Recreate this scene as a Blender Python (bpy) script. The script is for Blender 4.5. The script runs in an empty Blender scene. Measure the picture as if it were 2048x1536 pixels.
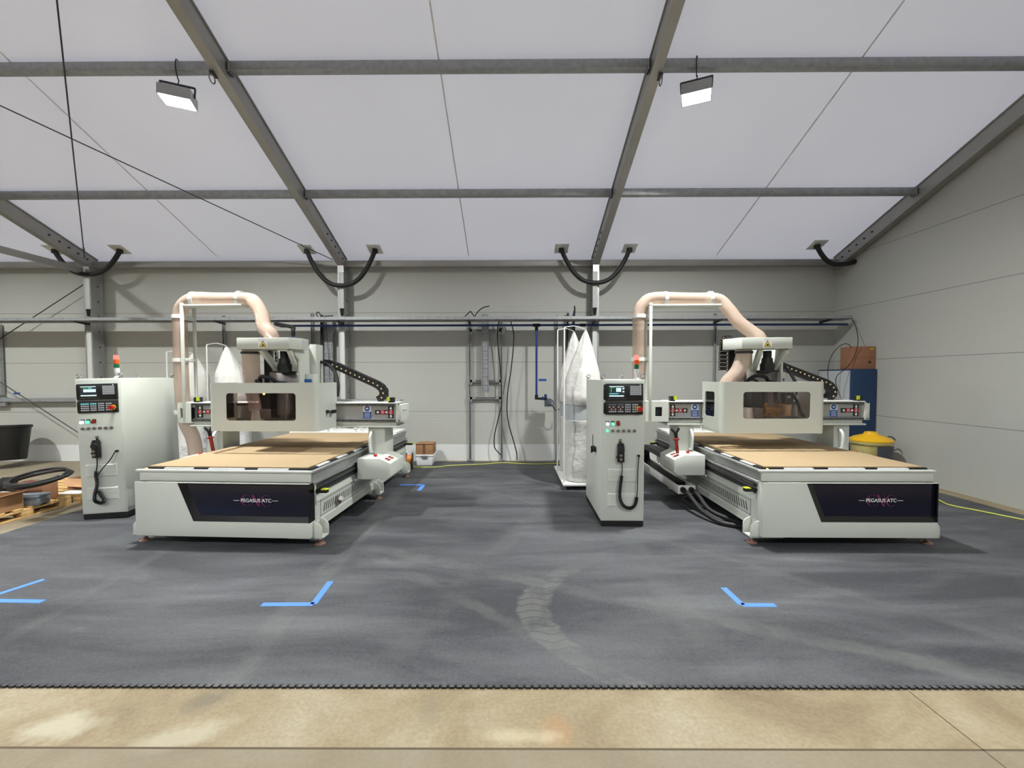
import bpy, bmesh, math, random
from math import sin, cos, pi, radians, sqrt
from mathutils import Vector, Matrix
random.seed(7)
scene = bpy.context.scene
COL = scene.collection

# ------------------------------------------------------------------ camera
F, HC, PITCH, YAW, ROLL = 870.0, 1.70, radians(2.0), .0054, .002
FV = Vector((-sin(YAW) * cos(PITCH), cos(YAW) * cos(PITCH), -sin(PITCH)))      # looking direction, right and up of the camera
R0 = Vector((cos(YAW), sin(YAW), 0)); U0 = R0.cross(FV)
RV = R0 * cos(ROLL) - U0 * sin(ROLL); UV = U0 * cos(ROLL) + R0 * sin(ROLL)
CX = 1022.0 - F * RV.y / FV.y
CY = 753.5 + F * UV.y / FV.y
cam = bpy.data.cameras.new('camera')
cam.sensor_fit = 'HORIZONTAL'; cam.sensor_width = 36.0
cam.lens = 36.0 * F / 2048.0
cam.shift_x = (1024 - CX) / 2048.0
cam.shift_y = (CY - 768) / 2048.0
cam.clip_start = 0.05; cam.clip_end = 200
camo = bpy.data.objects.new('camera', cam); COL.objects.link(camo)
camo.matrix_world = Matrix.Translation((0, 0, HC)) @ Matrix((RV, UV, -FV)).transposed().to_4x4()
scene.camera = camo

def ray(px, py):
    u, v = (px - CX) / F, (py - CY) / F
    return FV + RV * u - UV * v
def at(px, py, Y):            # where the line of sight of a photo point meets the upright plane at depth Y
    d = ray(px, py); t = Y / d.y
    return Vector((d.x * t, Y, HC + d.z * t))
def fl(px, py, z=0.0):        # ... meets the level plane at height z
    d = ray(px, py); t = (z - HC) / d.z
    return Vector((d.x * t, d.y * t, z))
def px2z(py, Y, px=1000): return at(px, py, Y).z

# ------------------------------------------------------------------ materials
def lin(c):
    c = c / 255.0
    return c / 12.92 if c <= 0.04045 else ((c + 0.055) / 1.055) ** 2.4
def rgb(r, g, b): return (lin(r), lin(g), lin(b), 1.0)
def new_mat(name):
    m = bpy.data.materials.new(name); m.use_nodes = True
    nt = m.node_tree; b = nt.nodes['Principled BSDF']
    return m, nt, b
def N(nt, t, **k):
    n = nt.nodes.new(t)
    for a, v in k.items(): setattr(n, a, v)
    return n
def mat(name, col, rough=0.5, metal=0.0, var=0.0, scale=6.0, bump=0.0, spec=0.5):
    m, nt, b = new_mat(name)
    c = rgb(*col)
    b.inputs['Base Color'].default_value = c
    b.inputs['Roughness'].default_value = rough
    b.inputs['Metallic'].default_value = metal
    b.inputs['Specular IOR Level'].default_value = spec
    if var or bump:
        tc = N(nt, 'ShaderNodeTexCoord'); no = N(nt, 'ShaderNodeTexNoise')
        no.inputs['Scale'].default_value = scale; no.inputs['Detail'].default_value = 5
        nt.links.new(tc.outputs['Object'], no.inputs['Vector'])
        if var:
            mr = N(nt, 'ShaderNodeMapRange')
            mr.inputs['From Min'].default_value = .3; mr.inputs['From Max'].default_value = .7
            mr.inputs['To Min'].default_value = 1 - var; mr.inputs['To Max'].default_value = 1 + var
            mx = N(nt, 'ShaderNodeVectorMath', operation='SCALE')
            mx.inputs[0].default_value = c[:3]
            nt.links.new(no.outputs['Fac'], mr.inputs['Value'])
            nt.links.new(mr.outputs['Result'], mx.inputs['Scale'])
            nt.links.new(mx.outputs['Vector'], b.inputs['Base Color'])
        if bump:
            bp = N(nt, 'ShaderNodeBump'); bp.inputs['Strength'].default_value = bump
            bp.inputs['Distance'].default_value = 0.02
            nt.links.new(no.outputs['Fac'], bp.inputs['Height'])
            nt.links.new(bp.outputs['Normal'], b.inputs['Normal'])
    return m
def emit(name, col, s):
    m, nt, b = new_mat(name)
    b.inputs['Base Color'].default_value = (0.02, 0.02, 0.02, 1)
    b.inputs['Emission Color'].default_value = rgb(*col)
    b.inputs['Emission Strength'].default_value = s
    if s < 10: m.cycles.emission_sampling = 'NONE'
    return m

M = {}
M['paint'] = mat('light grey machine paint', (202, 206, 197), .42, var=.02, scale=2)
M['paint2'] = mat('pale grey powder coat', (208, 211, 202), .45, var=.02, scale=3)
M['white_metal'] = mat('white metal', (226, 227, 222), .35)
M['white_plastic'] = mat('white plastic', (222, 224, 224), .4)
M['alu'] = mat('aluminium', (176, 177, 176), .38, .65, var=.05, scale=8)
M['alu_dull'] = mat('dull aluminium beam', (158, 156, 151), .5, .45, var=.06, scale=3)
M['galv'] = mat('galvanised steel', (160, 162, 164), .45, .35, var=.14, scale=14)
M['trunk'] = mat('grey white trunking', (196, 197, 194), .45)
M['slat_shade'] = mat('painted slat shade', (120, 122, 116), .7)  # shade under the vent slats, put into the colour
M['steel'] = mat('machined steel', (150, 145, 142), .3, .8)
M['chrome'] = mat('chrome', (230, 230, 230), .12, 1.0)
M['dark'] = mat('dark grey metal', (58, 58, 60), .5, .3)
M['rail'] = mat('hardened guide rail', (96, 96, 98), .35, .7)
M['black'] = mat('black plastic', (18, 18, 19), .45)
M['rubber'] = mat('black rubber', (22, 22, 23), .55)
M['gloss_black'] = mat('glossy black bezel', (8, 8, 10), .25)
M['navy'] = mat('navy acrylic panel', (15, 15, 34), .14)
M['plinth'] = mat('black plinth', (14, 14, 15), .6)
M['red'] = mat('red plastic', (190, 30, 26), .35)
M['dkred'] = mat('dark red plastic', (140, 32, 26), .4)
M['yellow'] = mat('yellow plastic', (222, 205, 30), .45)
M['lime'] = mat('yellow green plastic', (196, 208, 40), .45)
M['green'] = mat('green lens', (20, 100, 62), .3)
M['amber'] = mat('orange lens', (235, 95, 30), .3)
M['bluepipe'] = mat('blue pipe', (36, 62, 128), .35)
M['bluetape'] = mat('blue masking tape', (84, 138, 232), .6)
M['bluetape2'] = mat('dark blue masking tape', (36, 78, 150), .6)
M['pink'] = mat('magenta lettering', (116, 32, 88), .3)
M['white_ink'] = mat('white lettering', (240, 240, 240), .4)
M['black_ink'] = mat('black ink', (16, 16, 16), .5)
M['red_ink'] = mat('red ink', (196, 40, 48), .5)
M['blue_ink'] = mat('blue ink', (28, 92, 170), .5)
M['yellow_ink'] = mat('yellow ink', (226, 200, 62), .5)
M['card'] = mat('cardboard', (158, 118, 82), .8, var=.08, scale=5)
M['card2'] = mat('brown cardboard', (150, 106, 78), .8, var=.06, scale=4)
M['card_in'] = mat('cardboard flap', (186, 142, 100), .8, var=.06, scale=4)
M['tape_brown'] = mat('brown parcel tape', (120, 80, 56), .35)
M['wood'] = mat('pallet pine', (206, 168, 112), .75, var=.14, scale=9)
M['blue_cab'] = mat('dark blue sheet steel', (26, 54, 88), .45)
M['grey_door'] = mat('grey sheet steel', (176, 180, 182), .45)
M['bin_yellow'] = mat('yellow bin lid', (236, 182, 22), .4)
M['bin_pale'] = mat('pale yellow bin body', (212, 196, 128), .5, var=.2, scale=7)
M['liner'] = mat('clear yellowed liner', (214, 198, 132), .2, var=.15, scale=9)
M['label_dark'] = mat('dark printed label', (72, 76, 84), .5, var=.25, scale=40)
M['cord_yellow'] = mat('yellow green cord', (198, 204, 92), .5)
M['orange'] = mat('orange cable', (226, 140, 70), .5)
M['cream'] = mat('cream filter', (214, 190, 140), .55)
M['brass'] = mat('bronze tool block', (164, 124, 52), .4, .55)
M['bristle'] = mat('brown brush bristles', (176, 146, 86), .8, var=.2, scale=60)
M['keys'] = mat('grey keys', (196, 198, 204), .5)
M['grey_box'] = mat('grey enamelled box', (108, 116, 124), .4, var=.06, scale=6)
M['paper'] = mat('white paper', (222, 224, 226), .6)
M['screen'] = emit('lcd dark', (16, 34, 48), .8)
M['screen_white'] = emit('lcd white', (224, 250, 250), 1.0)
M['screen_cyan'] = emit('lcd cyan', (110, 214, 214), 1.0)
M['screen_green'] = emit('lcd green', (70, 190, 90), .8)
M['lit_white'] = emit('lit white button', (240, 244, 255), 1.4)
M['lit_green'] = emit('lit green button', (130, 240, 205), 1.1)
M['lit_red'] = emit('lit red lamp', (255, 92, 80), 3.0)
M['lit_orange'] = emit('warm indicator', (255, 200, 110), 3.0)

def wall_mat(name, col, rib=True):
    m, nt, b = new_mat(name)
    b.inputs['Roughness'].default_value = .55
    tc = N(nt, 'ShaderNodeTexCoord'); sp = N(nt, 'ShaderNodeSeparateXYZ')
    nt.links.new(tc.outputs['Object'], sp.inputs[0])
    no = N(nt, 'ShaderNodeTexNoise'); no.inputs['Scale'].default_value = .7; no.inputs['Detail'].default_value = 3
    nt.links.new(tc.outputs['Object'], no.inputs['Vector'])
    mr = N(nt, 'ShaderNodeMapRange'); mr.inputs['To Min'].default_value = .97; mr.inputs['To Max'].default_value = 1.03
    nt.links.new(no.outputs['Fac'], mr.inputs['Value'])
    mx = N(nt, 'ShaderNodeVectorMath', operation='SCALE'); mx.inputs[0].default_value = rgb(*col)[:3]
    nt.links.new(mr.outputs['Result'], mx.inputs['Scale'])
    nt.links.new(mx.outputs['Vector'], b.inputs['Base Color'])
    mu = N(nt, 'ShaderNodeMath', operation='MULTIPLY'); mu.inputs[1].default_value = 2 * pi / .0625
    nt.links.new(sp.outputs['Z'], mu.inputs[0])
    si = N(nt, 'ShaderNodeMath', operation='SINE'); nt.links.new(mu.outputs[0], si.inputs[0])
    pw = N(nt, 'ShaderNodeMath', operation='GREATER_THAN'); pw.inputs[1].default_value = .86
    nt.links.new(si.outputs[0], pw.inputs[0])
    bp = N(nt, 'ShaderNodeBump'); bp.inputs['Strength'].default_value = .35 if rib else 0; bp.inputs['Distance'].default_value = .004
    nt.links.new(pw.outputs[0], bp.inputs['Height']); nt.links.new(bp.outputs['Normal'], b.inputs['Normal'])
    return m
M['wall'] = wall_mat('ribbed sandwich panel', (184, 184, 177))
M['wall_base'] = wall_mat('white base panel', (222, 223, 221), False)
M['joint'] = mat('panel joint', (120, 118, 112), .7)

def fabric_mat():
    m, nt, b = new_mat('white roof fabric')
    nt.nodes.remove(b)
    out = nt.nodes['Material Output']
    tc = N(nt, 'ShaderNodeTexCoord'); no = N(nt, 'ShaderNodeTexNoise'); no.inputs['Scale'].default_value = .35
    nt.links.new(tc.outputs['Object'], no.inputs['Vector'])
    cr = N(nt, 'ShaderNodeValToRGB')
    cr.color_ramp.elements[0].position = .3; cr.color_ramp.elements[0].color = (.77, .77, .80, 1)
    cr.color_ramp.elements[1].position = .7; cr.color_ramp.elements[1].color = (.82, .82, .85, 1)
    nt.links.new(no.outputs['Fac'], cr.inputs[0])
    d = N(nt, 'ShaderNodeBsdfDiffuse'); t = N(nt, 'ShaderNodeBsdfTranslucent'); mx = N(nt, 'ShaderNodeMixShader')
    mx.inputs[0].default_value = .27
    for s in (d, t): nt.links.new(cr.outputs[0], s.inputs['Color'])
    nt.links.new(d.outputs[0], mx.inputs[1]); nt.links.new(t.outputs[0], mx.inputs[2])
    nt.links.new(mx.outputs[0], out.inputs['Surface'])
    return m
M['fabric'] = fabric_mat()
M['seam'] = mat('fabric seam', (232, 230, 228), .8)

def bag_mat():
    m, nt, b = new_mat('white filter cloth')
    b.inputs['Base Color'].default_value = rgb(206, 204, 199); b.inputs['Roughness'].default_value = .7
    tc = N(nt, 'ShaderNodeTexCoord'); no = N(nt, 'ShaderNodeTexNoise'); no.inputs['Scale'].default_value = 4; no.inputs['Detail'].default_value = 3
    nt.links.new(tc.outputs['Object'], no.inputs['Vector'])
    bp = N(nt, 'ShaderNodeBump'); bp.inputs['Strength'].default_value = .6; bp.inputs['Distance'].default_value = .06
    nt.links.new(no.outputs['Fac'], bp.inputs['Height']); nt.links.new(bp.outputs['Normal'], b.inputs['Normal'])
    return m
M['bag'] = bag_mat()
def foil_mat():
    m, nt, b = new_mat('creased plastic sack')
    b.inputs['Base Color'].default_value = rgb(214, 214, 212); b.inputs['Roughness'].default_value = .25
    tc = N(nt, 'ShaderNodeTexCoord'); no = N(nt, 'ShaderNodeTexNoise'); no.inputs['Scale'].default_value = 7; no.inputs['Detail'].default_value = 5
    nt.links.new(tc.outputs['Object'], no.inputs['Vector'])
    bp = N(nt, 'ShaderNodeBump'); bp.inputs['Strength'].default_value = .9; bp.inputs['Distance'].default_value = .06
    nt.links.new(no.outputs['Fac'], bp.inputs['Height']); nt.links.new(bp.outputs['Normal'], b.inputs['Normal'])
    return m
M['foil'] = foil_mat()
def hose_mat():
    m, nt, b = new_mat('translucent ribbed hose')
    b.inputs['Base Color'].default_value = rgb(208, 186, 170); b.inputs['Roughness'].default_value = .12; b.inputs['Specular IOR Level'].default_value = .8
    tr = N(nt, 'ShaderNodeBsdfTransparent'); tr.inputs['Color'].default_value = (.93, .86, .8, 1)
    mx = N(nt, 'ShaderNodeMixShader'); mx.inputs[0].default_value = .5
    out = nt.nodes['Material Output']
    nt.links.new(b.outputs[0], mx.inputs[1]); nt.links.new(tr.outputs[0], mx.inputs[2]); nt.links.new(mx.outputs[0], out.inputs['Surface'])
    return m
M['hose'] = hose_mat()
def pane_mat():
    m, nt, b = new_mat('tinted acrylic pane'); nt.nodes.remove(b)
    tr = N(nt, 'ShaderNodeBsdfTransparent'); tr.inputs['Color'].default_value = (.86, .80, .79, 1)
    gl = N(nt, 'ShaderNodeBsdfGlossy'); gl.inputs['Roughness'].default_value = .05
    fr = N(nt, 'ShaderNodeFresnel'); fr.inputs['IOR'].default_value = 1.45
    mx = N(nt, 'ShaderNodeMixShader'); out = nt.nodes['Material Output']
    nt.links.new(fr.outputs[0], mx.inputs[0]); nt.links.new(tr.outputs[0], mx.inputs[1]); nt.links.new(gl.outputs[0], mx.inputs[2])
    nt.links.new(mx.outputs[0], out.inputs['Surface'])
    return m
M['pane'] = pane_mat()
def mdf_mat():
    m, nt, b = new_mat('mdf spoilboard'); b.inputs['Roughness'].default_value = .8; b.inputs['Specular IOR Level'].default_value = .15
    tc = N(nt, 'ShaderNodeTexCoord'); no = N(nt, 'ShaderNodeTexNoise'); no.inputs['Scale'].default_value = 3; no.inputs['Detail'].default_value = 6
    nt.links.new(tc.outputs['Object'], no.inputs['Vector'])
    cr = N(nt, 'ShaderNodeValToRGB')
    cr.color_ramp.elements[0].color = rgb(160, 138, 107); cr.color_ramp.elements[1].color = rgb(171, 149, 118)
    nt.links.new(no.outputs['Fac'], cr.inputs[0]); nt.links.new(cr.outputs[0], b.inputs['Base Color'])
    return m
M['mdf'] = mdf_mat()

# ------------------------------------------------------------------ mesh builder
def smooth(pts, n=8):
    P = [Vector(p) for p in pts]
    Q = [P[0] * 2 - P[1]] + P + [P[-1] * 2 - P[-2]]
    out = []
    for i in range(1, len(Q) - 2):
        a, b, c, d = Q[i - 1], Q[i], Q[i + 1], Q[i + 2]
        for k in range(n):
            t = k / n
            out.append(.5 * ((2 * b) + (c - a) * t + (2 * a - 5 * b + 4 * c - d) * t * t + (3 * b - a - 3 * c + d) * t ** 3))
    out.append(P[-1])
    return out
def resample(path, step):
    L = [0.0]
    for a, b in zip(path, path[1:]): L.append(L[-1] + (b - a).length)
    n = max(2, int(L[-1] / step)); out = []; j = 0
    for i in range(n + 1):
        s = L[-1] * i / n
        while j < len(L) - 2 and L[j + 1] < s: j += 1
        d = L[j + 1] - L[j]
        out.append(path[j].lerp(path[j + 1], (s - L[j]) / d if d else 0))
    return out
def rrect(x0, x1, z0, z1, r, k=6):
    out = []
    for cx, cz, a0 in ((x1 - r, z1 - r, 0), (x0 + r, z1 - r, 90), (x0 + r, z0 + r, 180), (x1 - r, z0 + r, 270)):
        for i in range(k + 1):
            a = radians(a0 + 90 * i / k); out.append((cx + r * cos(a), cz + r * sin(a)))
    return out

class MB:
    def __init__(s): s.v, s.f, s.m = [], [], []
    def add(s, vs, fs, m=0):
        b = len(s.v); s.v += [tuple(v) for v in vs]
        s.f += [tuple(i + b for i in f) for f in fs]; s.m += [m] * len(fs)
        return s
    def box(s, x0, x1, y0, y1, z0, z1, m=0):
        vs = [(x, y, z) for x in (x0, x1) for y in (y0, y1) for z in (z0, z1)]
        return s.add(vs, [(0, 1, 3, 2), (4, 6, 7, 5), (0, 4, 5, 1), (2, 3, 7, 6), (0, 2, 6, 4), (1, 5, 7, 3)], m)
    def bar(s, a, b, w, h, m=0, up=(0, 0, 1)):
        a, b = Vector(a), Vector(b); d = (b - a).normalized(); u = Vector(up)
        if abs(d.dot(u)) > .95: u = Vector((0, 1, 0))
        x = d.cross(u).normalized(); y = x.cross(d).normalized()
        c = [x * sx * w / 2 + y * sy * h / 2 for sx, sy in ((-1, -1), (1, -1), (1, 1), (-1, 1))]
        return s.add([a + k for k in c] + [b + k for k in c], [(0, 1, 2, 3), (7, 6, 5, 4), (0, 4, 5, 1), (1, 5, 6, 2), (2, 6, 7, 3), (3, 7, 4, 0)], m)
    def prism(s, pts, a0, a1, axis, m=0):
        n = len(pts)
        def P(p, a): return {'x': (a, p[0], p[1]), 'y': (p[0], a, p[1]), 'z': (p[0], p[1], a)}[axis]
        return s.add([P(p, a0) for p in pts] + [P(p, a1) for p in pts],
                     [tuple(range(n)), tuple(range(2 * n - 1, n - 1, -1))] + [(i, (i + 1) % n, n + (i + 1) % n, n + i) for i in range(n)], m)
    def tube(s, path, r, n=10, m=0, rf=None, caps=True):
        P = [Vector(p) for p in path]; k = len(P); vs, fs = [], []
        t = (P[1] - P[0]).normalized(); u = Vector((0, 0, 1)) if abs(t.z) < .9 else Vector((0, 1, 0))
        x = t.cross(u).normalized()
        for i in range(k):
            t = (P[min(i + 1, k - 1)] - P[max(i - 1, 0)]).normalized()
            x = (x - t * x.dot(t)).normalized(); y = t.cross(x)
            R = rf(i) if rf else r
            vs += [P[i] + (x * cos(2 * pi * j / n) + y * sin(2 * pi * j / n)) * R for j in range(n)]
        for i in range(k - 1):
            fs += [(i * n + j, i * n + (j + 1) % n, (i + 1) * n + (j + 1) % n, (i + 1) * n + j) for j in range(n)]
        if caps: fs += [tuple(range(n - 1, -1, -1)), tuple((k - 1) * n + j for j in range(n))]
        return s.add(vs, fs, m)
    def cyl(s, a, b, r, n=16, m=0, r2=None):
        return s.tube([a, b], r, n, m, rf=(lambda i: r if i == 0 else r2) if r2 is not None else None)
    def lathe(s, prof, c=(0, 0, 0), n=24, m=0, axis='z', fr=None, shift=None):
        vs, fs = [], []; k = len(prof)
        for i, (r, h) in enumerate(prof):
            for j in range(n):
                a = 2 * pi * j / n; R = r * (fr(a, i, h) if fr else 1); x, y = R * cos(a), R * sin(a)
                dx, dy = shift(h) if shift else (0, 0)
                v = (x + dx, y + dy, h) if axis == 'z' else (h, x, y) if axis == 'x' else (x, h, y)
                vs.append((c[0] + v[0], c[1] + v[1], c[2] + v[2]))
        for i in range(k - 1):
            fs += [(i * n + j, i * n + (j + 1) % n, (i + 1) * n + (j + 1) % n, (i + 1) * n + j) for j in range(n)]
        if prof[0][0] > 1e-5: fs.append(tuple(range(n - 1, -1, -1)))
        if prof[-1][0] > 1e-5: fs.append(tuple((k - 1) * n + j for j in range(n)))
        return s.add(vs, fs, m)
    def ball(s, c, r, n=12, m=0, sz=1):
        return s.lathe([(max(1e-6, r * sin(pi * i / 8)), -r * sz * cos(pi * i / 8)) for i in range(9)], c, n, m)
    def ring(s, c, R, r, axis='z', n=24, k=8, m=0):
        vs, fs = [], []
        for i in range(n):
            a = 2 * pi * i / n
            for j in range(k):
                b = 2 * pi * j / k; q = R + r * cos(b); h = r * sin(b)
                v = {'z': (q * cos(a), q * sin(a), h), 'x': (h, q * cos(a), q * sin(a)), 'y': (q * cos(a), h, q * sin(a))}[axis]
                vs.append((c[0] + v[0], c[1] + v[1], c[2] + v[2]))
        fs = [(i * k + j, i * k + (j + 1) % k, ((i + 1) % n) * k + (j + 1) % k, ((i + 1) % n) * k + j) for i in range(n) for j in range(k)]
        return s.add(vs, fs, m)
    def holed(s, X0, X1, Z0, Z1, hole, P, m=0):      # a plate with a rounded window; P maps (a, b) to a point
        k = len(hole) // 4 - 1; outer = []
        x0, x1 = min(h[0] for h in hole), max(h[0] for h in hole); z0, z1 = min(h[1] for h in hole), max(h[1] for h in hole)
        for c in range(4):
            cn = ((X1, Z1), (X0, Z1), (X0, Z0), (X1, Z0))[c]
            a, b = hole[c * (k + 1)], hole[c * (k + 1) + k]
            st = (cn[0], a[1]) if c % 2 == 0 else (a[0], cn[1]); en = (b[0], cn[1]) if c % 2 == 0 else (cn[0], b[1])
            for i in range(k + 1):
                t = i / k
                outer.append((st[0] + (cn[0] - st[0]) * t * 2, st[1] + (cn[1] - st[1]) * t * 2) if t <= .5 else
                             (cn[0] + (en[0] - cn[0]) * (t * 2 - 1), cn[1] + (en[1] - cn[1]) * (t * 2 - 1)))
        n = len(hole)
        return s.add([P(*h) for h in hole] + [P(*o) for o in outer], [(i, (i + 1) % n, n + (i + 1) % n, n + i) for i in range(n)], m)
    def text(s, body, cx, cz, y, size, m=0, bold=0.0, width=1.0, P=None):
        cu = bpy.data.curves.new('text', 'FONT'); cu.body = body; cu.size = size; cu.align_x = 'CENTER'; cu.align_y = 'CENTER'
        cu.offset = bold; cu.extrude = 0.0004
        o = bpy.data.objects.new('text', cu); COL.objects.link(o)
        me = bpy.data.meshes.new_from_object(o.evaluated_get(bpy.context.evaluated_depsgraph_get()))
        P = P or (lambda a, b, d: (cx + a, y - d, cz + b))
        s.add([P(v.co.x * width, v.co.y, v.co.z) for v in me.vertices], [tuple(p.vertices) for p in me.polygons], m)
        bpy.data.objects.remove(o); bpy.data.curves.remove(cu); bpy.data.meshes.remove(me)
        return s
    def build(s, name, mats, parent=None, bevel=0.0, ang=35, solid=0.0, label=None):
        if not isinstance(mats, (list, tuple)): mats = [mats]
        me = bpy.data.meshes.new(name); me.from_pydata(s.v, [], s.f)
        for m in mats: me.materials.append(M[m] if isinstance(m, str) else m)
        for p, mi in zip(me.polygons, s.m): p.material_index = mi
        bm = bmesh.new(); bm.from_mesh(me)
        bmesh.ops.recalc_face_normals(bm, faces=bm.faces)
        if bevel:
            ed = [e for e in bm.edges if len(e.link_faces) == 2 and e.calc_face_angle(0) > radians(30)]
            bmesh.ops.bevel(bm, geom=ed, offset=bevel, segments=2, affect='EDGES', clamp_overlap=True, profile=.5)
        bm.to_mesh(me); bm.free()
        me.polygons.foreach_set('use_smooth', [True] * len(me.polygons))
        me.set_sharp_from_angle(angle=radians(25 if bevel and ang == 35 else ang)); me.update()
        o = bpy.data.objects.new(name, me); COL.objects.link(o)
        if solid:
            sm = o.modifiers.new('thickness', 'SOLIDIFY'); sm.thickness = solid; sm.offset = 0
            m2 = bpy.data.meshes.new_from_object(o.evaluated_get(bpy.context.evaluated_depsgraph_get()))
            o.modifiers.clear(); o.data = m2; bpy.data.meshes.remove(me); m2.name = name
            m2.polygons.foreach_set('use_smooth', [True] * len(m2.polygons)); m2.set_sharp_from_angle(angle=radians(ang))
        if parent: o.parent = parent
        if label: o['label'] = label
        return o
def tag(o, label, cat, group=None):
    o['label'] = label; o['category'] = cat
    if group: o['group'] = group
    return o
def thing(name, label, cat, loc=(0, 0, 0), rz=0.0, group=None):
    o = bpy.data.objects.new(name, None); COL.objects.link(o)
    o.empty_display_size = .1; o.location = loc; o.rotation_euler = (0, 0, rz)
    return tag(o, label, cat, group)
def struct(o): o['kind'] = 'structure'; return o

# ================================================================== the hall
XR, XL, YB, YF, YR = 6.48, -18.2, 8.78, -11.38, -1.3
SL = .3654
def zf(y):
    d = abs(y - YR); return 4.033 + SL * (8.682 - YR) - SL * d
ZR = zf(YR)

def concrete_mat():
    m, nt, b = new_mat('stained concrete'); L = nt.links.new
    b.inputs['Roughness'].default_value = .75
    tc = N(nt, 'ShaderNodeTexCoord'); co = tc.outputs['Object']
    sp = N(nt, 'ShaderNodeSeparateXYZ'); L(co, sp.inputs[0])
    n1 = N(nt, 'ShaderNodeTexNoise'); n1.inputs['Scale'].default_value = 1.6; n1.inputs['Detail'].default_value = 6; n1.inputs['Roughness'].default_value = .62; n1.inputs['Distortion'].default_value = .6
    L(co, n1.inputs['Vector'])
    c1 = N(nt, 'ShaderNodeValToRGB'); e = c1.color_ramp.elements
    e[0].position = .3; e[0].color = rgb(126, 110, 84); e[1].position = .72; e[1].color = rgb(164, 153, 130)
    x = e.new(.5); x.color = rgb(148, 134, 106)
    L(n1.outputs['Fac'], c1.inputs[0])
    n2 = N(nt, 'ShaderNodeTexNoise'); n2.inputs['Scale'].default_value = 48; n2.inputs['Detail'].default_value = 4
    L(co, n2.inputs['Vector'])
    mr = N(nt, 'ShaderNodeMapRange'); mr.inputs['From Min'].default_value = .3; mr.inputs['From Max'].default_value = .7; mr.inputs['To Min'].default_value = .86; mr.inputs['To Max'].default_value = 1.1
    L(n2.outputs['Fac'], mr.inputs['Value'])
    sc_ = N(nt, 'ShaderNodeVectorMath', operation='SCALE'); L(c1.outputs[0], sc_.inputs[0]); L(mr.outputs[0], sc_.inputs['Scale'])
    def blob(cx, cy, rx, ry, ang=0.0):              # soft round stain on the slab
        mp = N(nt, 'ShaderNodeMapping', vector_type='TEXTURE'); mp.inputs['Location'].default_value = (cx, cy, 0); mp.inputs['Rotation'].default_value = (0, 0, ang); mp.inputs['Scale'].default_value = (rx, ry, 1)
        L(co, mp.inputs['Vector'])
        nd = N(nt, 'ShaderNodeTexNoise'); nd.inputs['Scale'].default_value = 7; nd.inputs['Detail'].default_value = 7; nd.inputs['Roughness'].default_value = .7; L(co, nd.inputs['Vector'])
        ln = N(nt, 'ShaderNodeVectorMath', operation='LENGTH'); L(mp.outputs[0], ln.inputs[0])
        ad = N(nt, 'ShaderNodeMath', operation='MULTIPLY_ADD'); ad.inputs[1].default_value = 2.2; L(nd.outputs['Fac'], ad.inputs[0]); L(ln.outputs['Value'], ad.inputs[2])
        r = N(nt, 'ShaderNodeMapRange'); r.inputs['From Min'].default_value = 1.5; r.inputs['From Max'].default_value = 2.2; r.inputs['To Min'].default_value = 1; r.inputs['To Max'].default_value = 0
        L(ad.outputs[0], r.inputs['Value']); return r.outputs[0]
    cur = sc_.outputs[0]
    for (cx, cy, rx, ry, a, col, k) in ((-1.59, 2.22, .13, .085, .5, (112, 103, 86), .75), (-2.2, 2.05, .2, .1, .2, (180, 173, 152), .75), (-1.55, 2.0, .24, .09, .3, (176, 167, 145), .7),
                                        (.22, 2.03, .1, .1, 0, (166, 124, 80), .4), (.05, 2.0, .2, .05, 0, (186, 174, 144), .6), (-.42, 2.17, .07, .12, 0, (128, 118, 96), .5)):
        mx = N(nt, 'ShaderNodeMix', data_type='RGBA'); mu = N(nt, 'ShaderNodeMath', operation='MULTIPLY'); mu.inputs[1].default_value = k
        L(blob(cx, cy, rx, ry, a), mu.inputs[0]); L(mu.outputs[0], mx.inputs['Factor']); L(cur, mx.inputs['A']); mx.inputs['B'].default_value = rgb(*col); cur = mx.outputs['Result']
    # the slab beside the mat and the next pour beyond the joint are greyer
    lt = N(nt, 'ShaderNodeMath', operation='LESS_THAN'); lt.inputs[1].default_value = -5.2; L(sp.outputs['X'], lt.inputs[0])
    l2 = N(nt, 'ShaderNodeMath', operation='LESS_THAN'); l2.inputs[1].default_value = 1.925; L(sp.outputs['Y'], l2.inputs[0])
    mxx = N(nt, 'ShaderNodeMath', operation='MAXIMUM'); L(lt.outputs[0], mxx.inputs[0]); L(l2.outputs[0], mxx.inputs[1])
    hf = N(nt, 'ShaderNodeMath', operation='MULTIPLY'); hf.inputs[1].default_value = .6; L(mxx.outputs[0], hf.inputs[0])
    mg = N(nt, 'ShaderNodeMix', data_type='RGBA'); mg.inputs['B'].default_value = rgb(124, 116, 100); L(hf.outputs[0], mg.inputs['Factor']); L(cur, mg.inputs['A'])
    L(mg.outputs['Result'], b.inputs['Base Color'])
    bp = N(nt, 'ShaderNodeBump'); bp.inputs['Strength'].default_value = .35; bp.inputs['Distance'].default_value = .01; L(n2.outputs['Fac'], bp.inputs['Height']); L(bp.outputs['Normal'], b.inputs['Normal'])
    return m
M['concrete'] = concrete_mat()

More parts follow.
